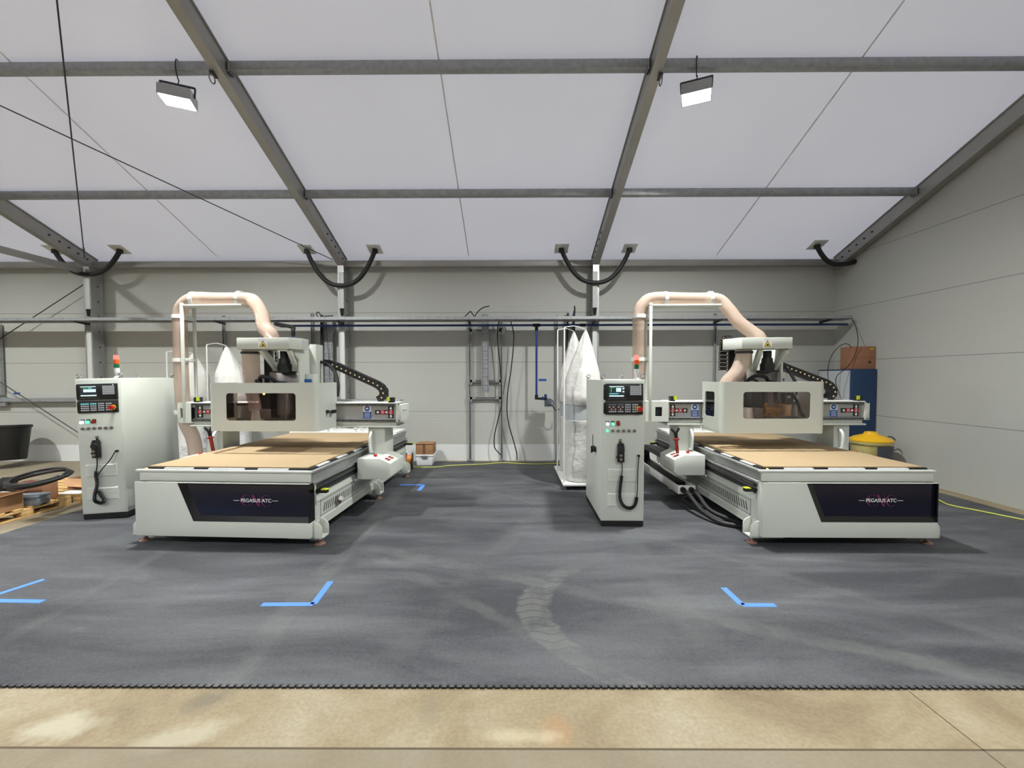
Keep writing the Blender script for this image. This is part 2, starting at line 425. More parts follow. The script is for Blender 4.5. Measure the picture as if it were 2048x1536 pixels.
def mat_mat():
    m, nt, b = new_mat('dusty rubber tiles'); L = nt.links.new
    b.inputs['Roughness'].default_value = .62; b.inputs['Specular IOR Level'].default_value = .35
    tc = N(nt, 'ShaderNodeTexCoord'); co = tc.outputs['Object']; sp = N(nt, 'ShaderNodeSeparateXYZ'); L(co, sp.inputs[0])
    def math(op, a, bb=None, c=None):
        n = N(nt, 'ShaderNodeMath', operation=op)
        for i, v in enumerate((a, bb, c)):
            if v is None: continue
            if isinstance(v, (int, float)): n.inputs[i].default_value = v
            else: L(v, n.inputs[i])
        return n.outputs[0]
    def noise(scale, stretch=(1, 1, 1), rot=0.0, det=5, dist=0.0):
        mp = N(nt, 'ShaderNodeMapping'); mp.inputs['Scale'].default_value = stretch; mp.inputs['Rotation'].default_value = (0, 0, rot); L(co, mp.inputs['Vector'])
        n = N(nt, 'ShaderNodeTexNoise'); n.inputs['Scale'].default_value = scale; n.inputs['Detail'].default_value = det; n.inputs['Roughness'].default_value = .6; n.inputs['Distortion'].default_value = dist
        L(mp.outputs[0], n.inputs['Vector']); return n.outputs['Fac']
    def ramp(v, a, c, lo=0.0, hi=1.0):
        r = N(nt, 'ShaderNodeMapRange'); r.inputs['From Min'].default_value = a; r.inputs['From Max'].default_value = c; r.inputs['To Min'].default_value = lo; r.inputs['To Max'].default_value = hi
        L(v, r.inputs['Value']); return r.outputs[0]
    X, Y = sp.outputs['X'], sp.outputs['Y']
    dust = math('MULTIPLY', ramp(noise(1.1, (.45, 1.6, 1), 0, 6, .8), .38, .68), .5)
    dust = math('MULTIPLY_ADD', ramp(noise(1.3, (.4, 2.2, 1), .6, 5), .5, .72), .30, dust)
    dust = math('MULTIPLY_ADD', ramp(noise(1.3, (.4, 2.4, 1), -.75, 5), .5, .72), .30, dust)
    dust = math('MULTIPLY_ADD', ramp(noise(60, det=3), .3, .7, -1, 1), .13, dust)
    speck = ramp(noise(10, (.6, 2, 1), .2, 8), .69, .76)
    dust = math('MULTIPLY_ADD', speck, .5, dust)
    c = N(nt, 'ShaderNodeValToRGB'); e = c.color_ramp.elements
    e[0].position = 0; e[0].color = rgb(58, 59, 63); e[1].position = 1; e[1].color = rgb(108, 109, 112)
    L(dust, c.inputs[0])
    # wheel tracks: pale bands of dried mud, one of them printed with the tread
    nz = math('MULTIPLY', math('SUBTRACT', noise(7, det=3), .5), .12)
    dy = math('SUBTRACT', Y, 3.1)
    xc = math('MULTIPLY_ADD', math('MULTIPLY', dy, dy), .8, .16)
    d = math('ABSOLUTE', math('ADD', math('SUBTRACT', X, xc), nz))
    band = ramp(d, .1, .13, 1, 0)
    fade = math('MULTIPLY', ramp(Y, 3.5, 4.0, 1, 0), ramp(noise(3, det=4), .34, .52))
    tread = ramp(math('SINE', math('MULTIPLY_ADD', Y, 72.0, math('MULTIPLY', math('SINE', math('MULTIPLY', X, 30.0)), 1.2))), .80, .93, 1, .35)
    t1 = math('MULTIPLY', math('MULTIPLY', band, fade), tread)
    def line(a, bb, w, k, n0):
        nx, ny = bb[1] - a[1], a[0] - bb[0]; ln = sqrt(nx * nx + ny * ny); nx /= ln; ny /= ln
        dd = math('ABSOLUTE', math('ADD', math('MULTIPLY_ADD', X, nx, math('MULTIPLY', Y, ny)), -(a[0] * nx + a[1] * ny)))
        dd = math('ADD', dd, nz)
        return math('MULTIPLY', math('MULTIPLY', ramp(dd, w * .5, w, 1, 0), ramp(noise(2.2, det=5), .36, .6)), k)
    P = lambda x, y: fl(x, y)
    t = t1
    for a, bb, w, k, n0 in ((P(640, 1160), P(430, 1390), .13, .75, 0), (P(1400, 1235), P(2000, 1360), .1, .7, 0), (P(1230, 1050), P(1500, 1390), .16, .35, 0), (P(0, 1290), P(300, 1120), .07, .55, 0),
                            (P(880, 1180), P(1180, 1330), .07, .5, 0), (P(1560, 1150), P(2048, 1290), .07, .4, 0), (P(720, 1380), P(1010, 1090), .12, .35, 0), (P(860, 945), P(1120, 960), .03, .5, 0)):
        t = math('MAXIMUM', t, line(a, bb, w, k, n0))
    mx = N(nt, 'ShaderNodeMix', data_type='RGBA'); mx.inputs['B'].default_value = rgb(116, 116, 111)
    L(math('MULTIPLY', t, .46), mx.inputs['Factor']); L(c.outputs[0], mx.inputs['A'])
    # joints of the half metre tiles
    def joint(v, off):
        f = math('FRACT', math('ADD', math('MULTIPLY', v, 2.0), off)); return math('LESS_THAN', f, .012)
    j = math('MAXIMUM', joint(X, .02), joint(Y, .34))
    dk = N(nt, 'ShaderNodeMix', data_type='RGBA'); dk.inputs['B'].default_value = rgb(58, 60, 64); L(math('MULTIPLY', j, .22), dk.inputs['Factor']); L(mx.outputs['Result'], dk.inputs['A'])
    L(dk.outputs['Result'], b.inputs['Base Color'])
    bp = N(nt, 'ShaderNodeBump'); bp.inputs['Strength'].default_value = .25; bp.inputs['Distance'].default_value = .006; L(noise(90, det=3), bp.inputs['Height']); L(bp.outputs['Normal'], b.inputs['Normal'])
    return m
M['mat'] = mat_mat()
M['mat_edge'] = mat('black rubber edge', (24, 24, 26), .6)

# floor, walls, roof
struct(MB().box(XL, XR + .1, YF, YB + .1, -.1, 0).build('floor', 'concrete'))
w = MB().box(XL, XR, YB, YB + .08, 0, zf(YB))
for z in (1.0, 1.995, 2.99): w.box(XL, XR, YB - .0008, YB, z - .004, z + .004, 1)
struct(w.build('wall_back', ['wall', 'joint']))
struct(MB().box(XL, XR, YB - .006, YB, 0.0, .33).build('baseboard_back', 'wall_base'))
w = MB().prism([(YF, 0), (YB + .08, 0), (YB + .08, zf(YB + .08)), (YR, ZR), (YF, zf(YF))], XR, XR + .08, 'x')
for z in (1.0, 1.997, 2.996, 3.99, 4.99, 5.98):
    y1 = min(YB, YR + (ZR - z) / SL)
    w.box(XR - .0008, XR, 2 * YR - y1, y1, z - .004, z + .004, 1)
struct(w.build('wall_right', ['wall', 'joint']))
struct(MB().prism([(YF, 0), (YB, 0), (YB, zf(YB)), (YR, ZR), (YF, zf(YF))], XL - .08, XL, 'x').build('wall_left', 'wall'))
struct(MB().box(XL, XR, YF - .08, YF, 0, zf(YF)).build('wall_front', 'wall'))
def roof_patch(ya, yb):
    vs, fs = [], []; nx, ny = 80, 24
    for i in range(nx + 1):
        x = XL + (XR + .08 - XL) * i / nx
        for j in range(ny + 1):
            y = ya + (yb - ya) * j / ny
            vs.append((x, y, zf(y) + .012 * sin((y - 6.95) * pi / 1.835) ** 2))
    for i in range(nx):
        for j in range(ny): a = i * (ny + 1) + j; fs.append((a, a + 1, a + ny + 2, a + ny + 1))
    return vs, fs
rf = MB()
for ya, yb in ((YB + .08, YR), (YR, YF - .08)): rf.add(*roof_patch(ya, yb))
struct(rf.build('ceiling', 'fabric'))
RX = [-18.12, -13.15, -8.225, -3.285, 1.64, 6.385]
for xa, xb in zip(RX[1:], RX[2:]):
    x = (xa + xb) / 2; s = MB()
    s.bar((x, YB - .2, zf(YB - .2) - .004), (x, YR, ZR - .004), .018, .004)
    struct(s.build('trim_1' if x < -9 else 'trim_2', 'seam'))

# frame: columns, rafters, purlins, eave beam
def ibeam(w, h, tw, tf):      # outline of a double T, centred on the top edge
    a, t = w / 2, tw / 2
    return [(-a, 0), (-a, -tf), (-t, -tf), (-t, -h + tf), (-a, -h + tf), (-a, -h), (a, -h), (a, -h + tf), (t, -h + tf), (t, -tf), (a, -tf), (a, 0)]
def rafter(x, ya, yb):
    s = MB(); pr = ibeam(.118, .24, .085, .016); n = len(pr); top = -.012
    ring = lambda y: [(x + p[0], y, zf(y) + top + p[1] * 1.06) for p in pr]
    s.add(ring(ya) + ring(yb), [tuple(range(n)), tuple(range(2 * n - 1, n - 1, -1))] + [(i, (i + 1) % n, n + (i + 1) % n, n + i) for i in range(n)])
    for k in range(5):            # bolts of the haunch plate
        y = ya - .22 - .17 * k
        for sx in (-1, 1): s.cyl((x + sx * .042, y, zf(y) - .14), (x + sx * .056, y, zf(y) - .14), .017, 8, 1)
    return struct(s.build('roof_beam', ['alu_dull', 'dark']))
for x in RX:
    rafter(x, 8.66, YR); rafter(x, YR, YF + .05)
for x in RX[:5]:
    s = MB(); y0, y1 = 8.45, 8.73
    s.prism([(x - .06, y0), (x + .06, y0), (x + .06, y0 + .018), (x + .042, y0 + .018), (x + .042, y1 - .018), (x + .06, y1 - .018), (x + .06, y1), (x - .06, y1), (x - .06, y1 - .018), (x - .042, y1 - .018), (x - .042, y0 + .018), (x - .06, y0 + .018)], 0, 3.9, 'z')
    for k in range(11):
        z = .5 + .3 * k
        for sx in (-1, 1): s.cyl((x + sx * .042, 8.64, z), (x + sx * .05, 8.64, z), .014, 8, 1)
    s.box(x - .15, x + .15, 8.37, 8.775, 0, .015)
    struct(s.build('column', ['alu', 'dark']))
struct(MB().prism([(8.56, 3.855), (8.70, 3.855), (8.70, 3.985), (8.60, 3.985), (8.56, 3.965)], XL, XR, 'x').build('eave_beam', 'alu_dull', bevel=.006))
for y in (6.95, 5.115, 3.28, 1.445, -.39):
    for xa, xb in zip(RX, RX[1:]):
        s = MB().box(xa + .045, xb - .045, y - .05, y + .05, zf(y) - .135, zf(y) - .03)
        for x, d in ((xa + .045, 1), (xb - .045, -1)):
            s.box(min(x, x + d * .035), max(x, x + d * .035), y - .06, y + .06, zf(y) - .15, zf(y) - .04, 1)
        struct(s.build('purlin', ['galv', 'dark'], bevel=.008))

# rubber floor mat with its dovetailed front edge
YM = 2.33
edge = []
x = -5.52
while x < 6.2 - .042:
    edge += [(x, YM), (x + .012, YM), (x + .009, YM - .02), (x + .037, YM - .02), (x + .034, YM)]
    x += .0417
out = edge + [(6.2, YM), (6.2, 8.62), (-5.52, 8.62)]
mb = MB(); n = len(out)
mb.add([(p[0], p[1], .001) for p in out] + [(p[0], p[1], .012) for p in out], [tuple(range(n, 2 * n))])
mb.add([(p[0], p[1], .001) for p in out] + [(p[0], p[1], .012) for p in out], [(i, (i + 1) % n, n + (i + 1) % n, n + i) for i in range(n)], 1)
# chamfered lip in front of the teeth that shows black
mb.box(-5.52, 6.2, YM - .012, YM + .002, .0012, .0118, 1)
tag(mb.build('floor_mat', ['mat', 'mat_edge']), 'dark grey interlocking rubber floor mat dusted with tyre tracks, toothed front edge', 'floor mat')

# expansion joints of the slab
struct(MB().box(XL, XR, 1.925, 1.935, 0, .0012).box(2.14, 2.146, 1.0, YM - .03, 0, .0012).build('trim_3', mat('slab joint', (92, 80, 62), .9)))

# ------------------------------------------------------------------ lamps
def flood(x, y, hang, turn, label, tilt=(.0, .0), power=1.0):
    t = thing('floodlight', label, 'lamp', (x, y, hang), turn, 'LED floodlights hung from the purlins')
    t.rotation_euler = (tilt[0], tilt[1], turn)
    MB().box(-.16, .16, -.13, .13, .012, .06).box(-.16, -.15, -.13, .13, -.055, .012).box(.15, .16, -.13, .13, -.055, .012).box(-.15, .15, -.13, -.12, -.055, .012).box(-.15, .15, .12, .13, -.055, .012).build('housing', 'alu', t)  # skirt walls added below the panel to dim the upper wall
    b = MB()
    b.box(-.148, .148, -.118, .118, .0, .012)
    b.build('led_panel', LED2 if power > 1 else LED, t)
    k = MB()
    for sx in (-1, 1): k.bar((sx * .165, 0, .03), (sx * .17, 0, .14), .012, .03)
    k.bar((-.17, 0, .14), (.17, 0, .14), .03, .012); k.build('bracket', 'dark', t)
    top = zf(y) - .02 - hang
    wv = MB(); wv.tube(smooth([(0, 0, .14), (.01, 0, top * .5), (0, 0, top - .18), (0, -.075, top - .1), (0, -.06, top + .0), (.012, .02, top + .005)], 5), .006, 6)
    w_ = wv.build('hanging_wire', 'rubber', t)
    return t
LED = emit('led panel', (250, 253, 250), 1600.0); LED2 = emit('bright led panel', (250, 252, 250), 2050.0)
flood(-3.84, 5.115, 4.93, .35, 'glaring LED floodlight hanging in the roof bay crossed by thin bracing cables', (.03, .04))
flood(2.13, 5.115, 4.95, -.4, 'glaring LED floodlight hanging in the roof bay next to the gable wall', (.03, .0))
for x, y, lb in ((-9.7, 5.115, 'LED floodlight hanging in the next roof bay beside the bracing'), (-3.8, -1.6, 'LED floodlight hanging over the open floor, braced bay'), (2.9, -1.6, 'LED floodlight hanging over the open floor by the gable wall'), (-9.7, -1.6, 'LED floodlight hanging over the open floor, end bay')):
    flood(x, y, 4.93, .2, lb, power=2 if y < 0 else 1)
wd = bpy.data.worlds.new('sky'); scene.world = wd; wd.use_nodes = True
bg = wd.node_tree.nodes['Background']; bg.inputs['Color'].default_value = (.88, .9, 1.0, 1); bg.inputs['Strength'].default_value = 1.42
scene.view_settings.view_transform = 'Standard'; scene.view_settings.look = 'None'; scene.view_settings.gamma = 1
scene.view_settings.use_curve_mapping = False; scene.view_settings.exposure = 0.0
scene.cycles.max_bounces = 7; scene.cycles.diffuse_bounces = 3; scene.cycles.glossy_bounces = 3; scene.cycles.transmission_bounces = 4; scene.cycles.transparent_max_bounces = 10; scene.cycles.adaptive_threshold = .04
scene.cycles.sample_clamp_indirect = 6.0

# ================================================================== CNC routers
def sweep_rect(s, path, y0, y1, h, m=0):        # a flat chain bent in the x-z plane
    P = [Vector((p[0], 0, p[1])) for p in path]; vs, fs = [], []
    for i, p in enumerate(P):
        t = (P[min(i + 1, len(P) - 1)] - P[max(i - 1, 0)]).normalized(); nrm = Vector((-t.z, 0, t.x)) * h / 2
        for q, y in ((p - nrm, y0), (p - nrm, y1), (p + nrm, y1), (p + nrm, y0)): vs.append((q.x, y, q.z))
    for i in range(len(P) - 1):
        fs += [(i * 4 + j, i * 4 + (j + 1) % 4, (i + 1) * 4 + (j + 1) % 4, (i + 1) * 4 + j) for j in range(4)]
    fs += [(0, 1, 2, 3), tuple((len(P) - 1) * 4 + j for j in (3, 2, 1, 0))]
    return s.add(vs, fs, m)
def energy_chain(name, parent, pts, y0, y1, h, dots=True, step=.048):
    path = resample(smooth([(p[0], 0, p[1]) for p in pts], 8), step)
    s = MB()
    for a, b in zip(path, path[1:]):           # one link after the other
        e = (b - a) * .06
        sweep_rect(s, [((a + e).x, (a + e).z), ((b - e).x, (b - e).z)], y0, y1, h)
    sweep_rect(s, [(p.x, p.z) for p in path], y0 + .008, y1 - .008, h * .86)
    if dots:
        for p in path[1:-1]: s.cyl((p.x, y0 - .003, p.z), (p.x, y0 + .01, p.z), .011, 8, 1)
    return s.build(name, ['black', 'cream'], parent)
def hose_build(name, parent, pts, r, step=.0125, n=20):
    path = resample(smooth(pts, 10), step)
    return MB().tube(path, r, n, rf=lambda i: r if i % 2 else r * .94, caps=False).build(name, 'hose', parent, ang=120)

def lettering_cnc(s, cx, cz, y, H, m):
    def cres(x0):                              # a C with a swelling stroke
        o, i = [], []
        for k in range(25):
            a = radians(48 + 264 * k / 24); th = .10 * abs(cos((a - pi) * .9)) + .022
            o.append((x0 + .47 * cos(a) * H, cz + .5 * sin(a) * H)); i.append((x0 + (.47 - th) * cos(a) * H, cz + (.5 - th * .5) * sin(a) * H))
        n = len(o)
        s.add([(p[0], y, p[1]) for p in o + i], [(k, k + 1, n + k + 1, n + k) for k in range(n - 1)], m)
    cres(cx - .80 * H); cres(cx + .88 * H)
    def quad(a, b, c, d): s.add([(p[0], y, p[1]) for p in (a, b, c, d)], [(0, 1, 2, 3)], m)
    l, r, t, bt = cx - .33 * H, cx + .33 * H, cz + .5 * H, cz - .5 * H
    quad((l, bt), (l + .03 * H, bt), (l + .03 * H, t), (l, t)); quad((r - .03 * H, bt), (r, bt), (r, t), (r - .03 * H, t))
    quad((l - .06 * H, t), (l + .12 * H, t), (r, bt), (r - .16 * H, bt))

def router(label, loc, rz, g, hx, drop, extras, hose_in, hose_low, hose_down, px, hx0, wo, sxl):
    R = thing('cnc_router', label, 'CNC router', loc, rz, 'grey CNC router tables')
    Lb = 3.25; R.scale = (sxl, 1, 1)
    # ---- bed
    MB().box(-.80, .80, .06, Lb - .03, .16, .74).build('bed_frame', 'paint', R, bevel=.006)
    fc = MB()
    fc.prism([(-.875, .112), (.875, .112), (.875, .267), (-.285, .267), (-.44, .655), (-.875, .655)], 0, .012, 'y')
    fc.box(-.875, -.863, .012, .10, .112, .655).box(.863, .875, .012, .10, .112, .267)
    fc.box(-.875, .875, 0, .012, .648, .657).box(.80, .874, .05, .14, .2, .647)
    fc.build('front_cover', 'paint', R, bevel=.004)
    p = MB()
    A, B = [(-.44, .647), (.8616, .647), (.8616, .267), (-.285, .267)], [(-.36, .632), (.8615, .632), (.8615, .318), (-.235, .318)]
    p.add([(a[0], .001, a[1]) for a in A] + [(b[0], .03, b[1]) for b in B], [(i, (i + 1) % 4, 4 + (i + 1) % 4, 4 + i) for i in range(4)])
    p.box(.8616, .8752, .0005, .10, .267, .648)
    bz = p.build('name_panel_bezel', 'gloss_black', R)
    q = MB().prism(B, .0295, .034, 'y').build('name_panel', 'navy', R)
    s = MB(); lettering_cnc(s, .33, .475, .0288, .115, 0); s.build('large_lettering', 'pink', q)
    s = MB(); s.text('PEGASUS ATC', .33, .475, .0275, .049, 0, bold=.0003, width=1.0)
    s.box(.105, .163, .0272, .0278, .473, .477).box(.49, .55, .0272, .0278, .473, .477); s.build('lettering', 'white_ink', q)
    fr = MB().box(-.86, .86, .045, .075, .657, .76)
    fr.prism([(.03, .752), (.075, .752), (.075, .772), (.03, .772)], -.89, .875, 'x'); fr.build('front_rail', 'paint2', R, bevel=.003)
    bt = MB().box(-.845, .845, .075, Lb - .05, .735, .772)
    bt.build('table_base', 'dark', R, bevel=.002)
    for xa, xb in ((-.62, -.33), (-.17, .19), (.33, .63)): MB().box(xa, xb, .062, .09, .768, .786).build('vacuum_strip', 'white_plastic', R)
    for k in range(6):
        for sx in (-1, 1): MB().box(sx * .825 - .022, sx * .825 + .022, .25 + .45 * k, .5 + .45 * k, .7725, .7838).build('vacuum_strip', 'white_plastic', R)
    bl = MB()
    for xa, xb in ((-.83, -.62), (-.33, -.17), (.19, .33), (.63, .835)): bl.box(xa, xb, .085, .12, .772, .788)
    for sx in (-1, 1): bl.box(sx * .825 - .016, sx * .825 + .016, .09, 2.74, .772, .783)
    bl.build('rubber_edge_strip', 'rubber', R)
    MB().box(-.81, .81, .10, 2.74, .784, .797).build('spoilboard', 'mdf', R, bevel=.001)
    MB().box(-.86, .86, 2.75, Lb, .772, .812).build('rear_plate', 'white_metal', R, bevel=.003)
    for c in (-.68, -.2, .25, .68):            # stop pins on the rear plate
        for k in range(3):
            x = c + (k - 1) * .055; y = 2.80 + .09 * abs(k)
            MB().lathe([(.016, .812), (.016, .85), (.026, .856), (.03, .875), (.022, .894), (1e-5, .9)], (x, y, 0), 12).build('stop_pin', 'white_metal', R)
    MB().cyl((-.80, .05, .780), (-.80, .07, .780), .007, 8).build('indicator', 'lit_orange', R)
    for sx in (-1, 1):
        # stepped side extrusion, its guide rail and rack, louvred side panel
        s = MB(); pr = [(.80, .765), (.885, .765), (.885, .745), (.862, .735), (.862, .66), (.89, .652), (.89, .63), (.866, .622), (.866, .60), (.80, .60)]
        s.prism([(sx * a, b) for a, b in pr], .08, Lb, 'y'); s.build('side_rail', 'alu', R, bevel=.002)
        s = MB().box(min(sx * .862, sx * .905), max(sx * .862, sx * .905), .14, Lb - .03, .585, .615)
        for k in range(24): s.cyl((sx * .903, .22 + .125 * k, .6), (sx * .9056, .22 + .125 * k, .6), .009, 8, 1)
        s.build('guide_rail', ['rail', 'black'], R)
        MB().box(min(sx * .80, sx * .872), max(sx * .80, sx * .872), .14, Lb - .03, .515, .56).build('gear_rack', 'dark', R)
        s = MB(); pr = [(.80, .60), (.855, .585), (.855, .57), (.865, .56), (.865, .505), (.85, .50), (.875, .44), (.862, .43), (.862, .245), (.872, .235), (.872, .16), (.80, .16)]
        s.prism([(sx * a, b) for a, b in pr], .10, Lb, 'y')
        for k in range(52):                    # louvre slots
            y = .30 + .05 * k
            s.add([(sx * .8632, y, .29), (sx * .8632, y + .018, .29), (sx * .8632, y + .05, .38), (sx * .8632, y + .032, .38)], [(0, 1, 2, 3)], 1)
        for y in (.24, 2.98): s.box(min(sx * .862, sx * .8635), max(sx * .862, sx * .8635), y, y + .006, .245, .43, 1)
        for z in (.262, .412): s.box(min(sx * .862, sx * .8635), max(sx * .862, sx * .8635), .24, 2.98, z, z + .004, 1)
        s.build('side_panel', ['paint', 'dark'], R)
        # end stop sensors
        for y in (.12, Lb - .05):
            s = MB().box(min(sx * .86, sx * .985), max(sx * .86, sx * .985), y, y + .05, .535, .565)
            s.box(min(sx * .93, sx * .99), max(sx * .93, sx * .99), y - .004, y + .056, .566, .574, 1); s.build('end_stop', ['black', 'lime'], R)
        # feet: two rounded cheeks, a web and a levelling screw on a pad
        for y in (.06, 1.70, 3.02):
            s = MB(); cx = .865
            lobe = [(0, 0), (.115, 0)] + [(.115 * cos(a), .10 + .075 * sin(a)) for a in [radians(t) for t in range(0, 100, 10)]] + [(0, .175)]
            for yy in (y, y + .14):
                s.prism([(sx * (cx - .02 + a), .085 + b) for a, b in lobe], yy, yy + .016, 'y')
            s.box(min(sx * (cx - .24), sx * (cx + .095)), max(sx * (cx - .24), sx * (cx + .095)), y, y + .156, .085, .101)
            s.box(min(sx * (cx - .24), sx * (cx - .05)), max(sx * (cx - .24), sx * (cx - .05)), y, y + .156, .1, .165)
            f = s.build('foot_bracket', 'paint2', R, bevel=.002)
            z = MB().cyl((sx * (cx + .04), y + .08, .03), (sx * (cx + .04), y + .08, .15), .012, 10).build('levelling_screw', 'chrome', f)
            MB().lathe([(.055, .0125), (.055, .018), (.045, .026), (.02, .034), (.016, .05), (1e-5, .05)], (sx * (cx + .04), y + .08, 0), 20).build('levelling_pad', PAD, f)
    MB().cyl((.865, .62, .325), (.895, .62, .325), .05, 16).cyl((.89, .62, .325), (.91, .60, .35), .03, 10).build('air_valve', 'steel', R)
    # ---- gantry
    for sx in (-1, 1):
        s = MB(); a, b = sx * .945, sx * 1.155
        s.box(min(a, b), max(a, b), g + .03, g + .36, .62, 1.065)
        s.box(min(sx * .915, sx * .99), max(sx * .915, sx * .99), g - .02, g + .4, .50, .70)
        s.build('gantry_leg', 'paint', R, bevel=.006)
        hp = smooth([(sx * 1.0, g + .03, .74), (sx * 1.0, g - .04, .76), (sx * 1.0, g - .065, .86), (sx * 1.0, g - .06, .95), (sx * 1.0, g - .01, 1.0), (sx * 1.0, g + .035, 1.0)], 6)
        MB().tube(hp, .017, 10).build('grab_handle', 'white_plastic', R)
        s = MB(); o, i_ = 1.33, .93
        s.prism([(sx * i_, .46), (sx * (o - .05), .46), (sx * o, .50), (sx * o, .655), (sx * (o - .13), .715), (sx * i_, .715)], g - .30, g + .24, 'y')
        cb = s.build('control_box', 'paint2', R, bevel=.008)
        nx, nz = .06, .13; ln = sqrt(nx * nx + nz * nz)
        s = MB()
        for yy in (g - .2, g - .08):           # red legends on the sloping face
            for k in range(2):
                c0 = (sx * (o - .085 + .03 * k), yy + .02, .6945 - .0139 * k + .002)
                s.add([(c0[0] - sx * .012, yy - .03, c0[2] + .0055), (c0[0] + sx * .012, yy - .03, c0[2] - .0055), (c0[0] + sx * .012, yy + .05, c0[2] - .0055), (c0[0] - sx * .012, yy + .05, c0[2] + .0055)], [(0, 1, 2, 3)])
        s.build('red_legend', 'dkred', cb)
        MB().cyl((sx * 1.10, g - .16, .715), (sx * 1.10, g - .16, .73), .018, 14).cyl((sx * 1.10, g - .16, .73), (sx * 1.10, g - .16, .742), .024, 14).build('emergency_stop', 'red', cb)
        MB().box(min(sx * .90, sx * .93), max(sx * .90, sx * .93), g - .28, g - .22, .60, .66).build('sensor', 'black', cb)
        MB().ball((sx * .91, g - .29, .45), .02, 10).bar((sx * .91, g - .29, .45), (sx * .84, g - .27, .425), .012, .012).build('limit_switch', 'chrome', cb)
    hw = 1.31
    s = MB()
    s.prism([(g, 1.13), (g + .32, 1.13), (g + .32, 1.36), (g, 1.36), (g, 1.335), (g + .03, 1.33), (g + .03, 1.17), (g, 1.165)], -hw, hw, 'x')
    s.build('gantry_beam', 'alu', R, bevel=.003)
    MB().box(-hw - .02, hw + .02, g - .03, g + .36, 1.06, 1.08).box(-hw, hw, g + .01, g + .3, 1.08, 1.13).build('beam_plate', 'paint', R, bevel=.003)
    for z in (1.135, 1.338):
        s = MB().box(-hw + .01, hw - .01, g - .026, g, z, z + .024)
        for k in range(27): s.cyl((-hw + .06 + .1 * k, g - .028, z + .012), (-hw + .06 + .1 * k, g - .02, z + .012), .008, 8, 1)
        s.build('linear_rail', ['rail', 'black'], R)
    MB().box(-hw, hw, g - .035, g + .3, 1.362, 1.376).build('top_plate', 'white_metal', R, bevel=.002)
    MB().box(.3, hw - .02, g + .24, g + .36, 1.376, 1.40).build('chain_tray', 'alu', R)
    MB().box(hw, hw + .07, g - .02, g + .32, 1.13, 1.35).cyl((hw + .07, g + .05, 1.28), (hw + .12, g + .05, 1.28), .012, 8, 1).build('beam_end_cap', ['paint2', 'black'], R, bevel=.004)
    s = MB(); hole = rrect(-1.49, -1.40, 1.18, 1.30, .004, 2)
    s.holed(px - .06, -hw, 1.11, 1.37, hole, lambda a, b: (a, g - .03, b)); s.box(px - .06, -hw, g - .03, g + .20, 1.362, 1.372).box(px - .06, -hw, g - .03, g + .20, 1.108, 1.116).box(px - .065, px - .055, g - .03, g + .2, 1.11, 1.37)
    s.build('motor_bracket', 'paint2', R, solid=.006)
    MB().box(-1.53, -1.34, g + .03, g + .15, 1.15, 1.30).build('drive_motor', 'dark', R, bevel=.008)
    for sx in (-1, 1):                         # stickers on the beam
        e = sx * (hw - .075); s = MB()
        s.box(e - .035, e + .035, g + .026, g + .0298, 1.175, 1.325).box(min(e, e - sx * .20), max(e, e - sx * .20), g + .026, g + .0298, 1.222, 1.278)
        s.box(e - .03, e + .03, g + .0252, g + .026, 1.224, 1.276, 1); s.box(e - sx * .105 - .03, e - sx * .105 + .03, g + .0252, g + .026, 1.224, 1.276, 1)
        def dia(cx, cz, rx, rzz): s.add([(cx - rx, g + .025, cz), (cx, g + .025, cz - rzz), (cx + rx, g + .025, cz), (cx, g + .025, cz + rzz)], [(0, 1, 2, 3)], 2)
        dia(e, 1.30, .02, .024); dia(e, 1.20, .02, .024); dia(e - sx * .055, 1.25, .022, .02); dia(e - sx * .165, 1.25, .022, .02)
        s.text('Z', e, 1.25, g + .0248, .05, 2, .001); s.text('X', e - sx * .105, 1.25, g + .0248, .05, 2, .001)
        s.build('axis_sticker', ['black_ink', 'red_ink', 'white_ink'], R)
        c = e - sx * .30; s = MB().box(c - .05, c + .05, g + .026, g + .0298, 1.165, 1.335).box(c - .05, c + .05, g + .0252, g + .026, 1.167, 1.255, 1)
        s.cyl((c, g + .026, 1.295), (c, g + .0252, 1.295), .034, 18, 1); s.ball((c, g + .027, 1.297), .014, 10); s.box(c - .018, c + .018, g + .0246, g + .0252, 1.291, 1.301)
        for k in range(4): s.box(c - .035, c + .035, g + .0246, g + .0252, 1.18 + .018 * k, 1.186 + .018 * k)
        s.build('safety_sticker', ['white_ink', 'blue_ink'], R)
        s = MB().box(sx * (hw - .06) - .03, sx * (hw - .06) + .03, g - .02, g + .06, 1.376, 1.44)
        s.box(sx * (hw - .06) - .02 - .03 * sx, sx * (hw - .06) + .02 - .03 * sx, g - .028, g - .02, 1.395, 1.445, 1); s.build('beam_end_stop', ['black', 'lime'], R)
    # ---- head: guard with windows
    c0, z0, z1 = g - .50, 1.064 - drop, 1.633
    xa, xb, rr = hx - .64, hx + .64, .05
    s = MB(); hole = rrect(hx + wo - .41, hx + wo + .41, 1.19, 1.513, .035, 6)
    s.holed(xa + rr, xb - rr, z0, z1, hole, lambda a, b: (a, c0, b))
    for cx, a0 in ((xb - rr, -90), (xa + rr, 180)):
        ar = [(cx + rr * cos(radians(a0 + 15 * k)), c0 + rr + rr * sin(radians(a0 + 15 * k))) for k in range(7)]
        s.add([(p[0], p[1], z0) for p in ar] + [(p[0], p[1], z1) for p in ar], [(k, k + 1, 8 + k, 7 + k) for k in range(6)])
    s.add([(xb, c0 + rr, z0), (xb, g + .0, z0), (xb, g + .0, z1), (xb, c0 + rr, z1)], [(0, 1, 2, 3)])
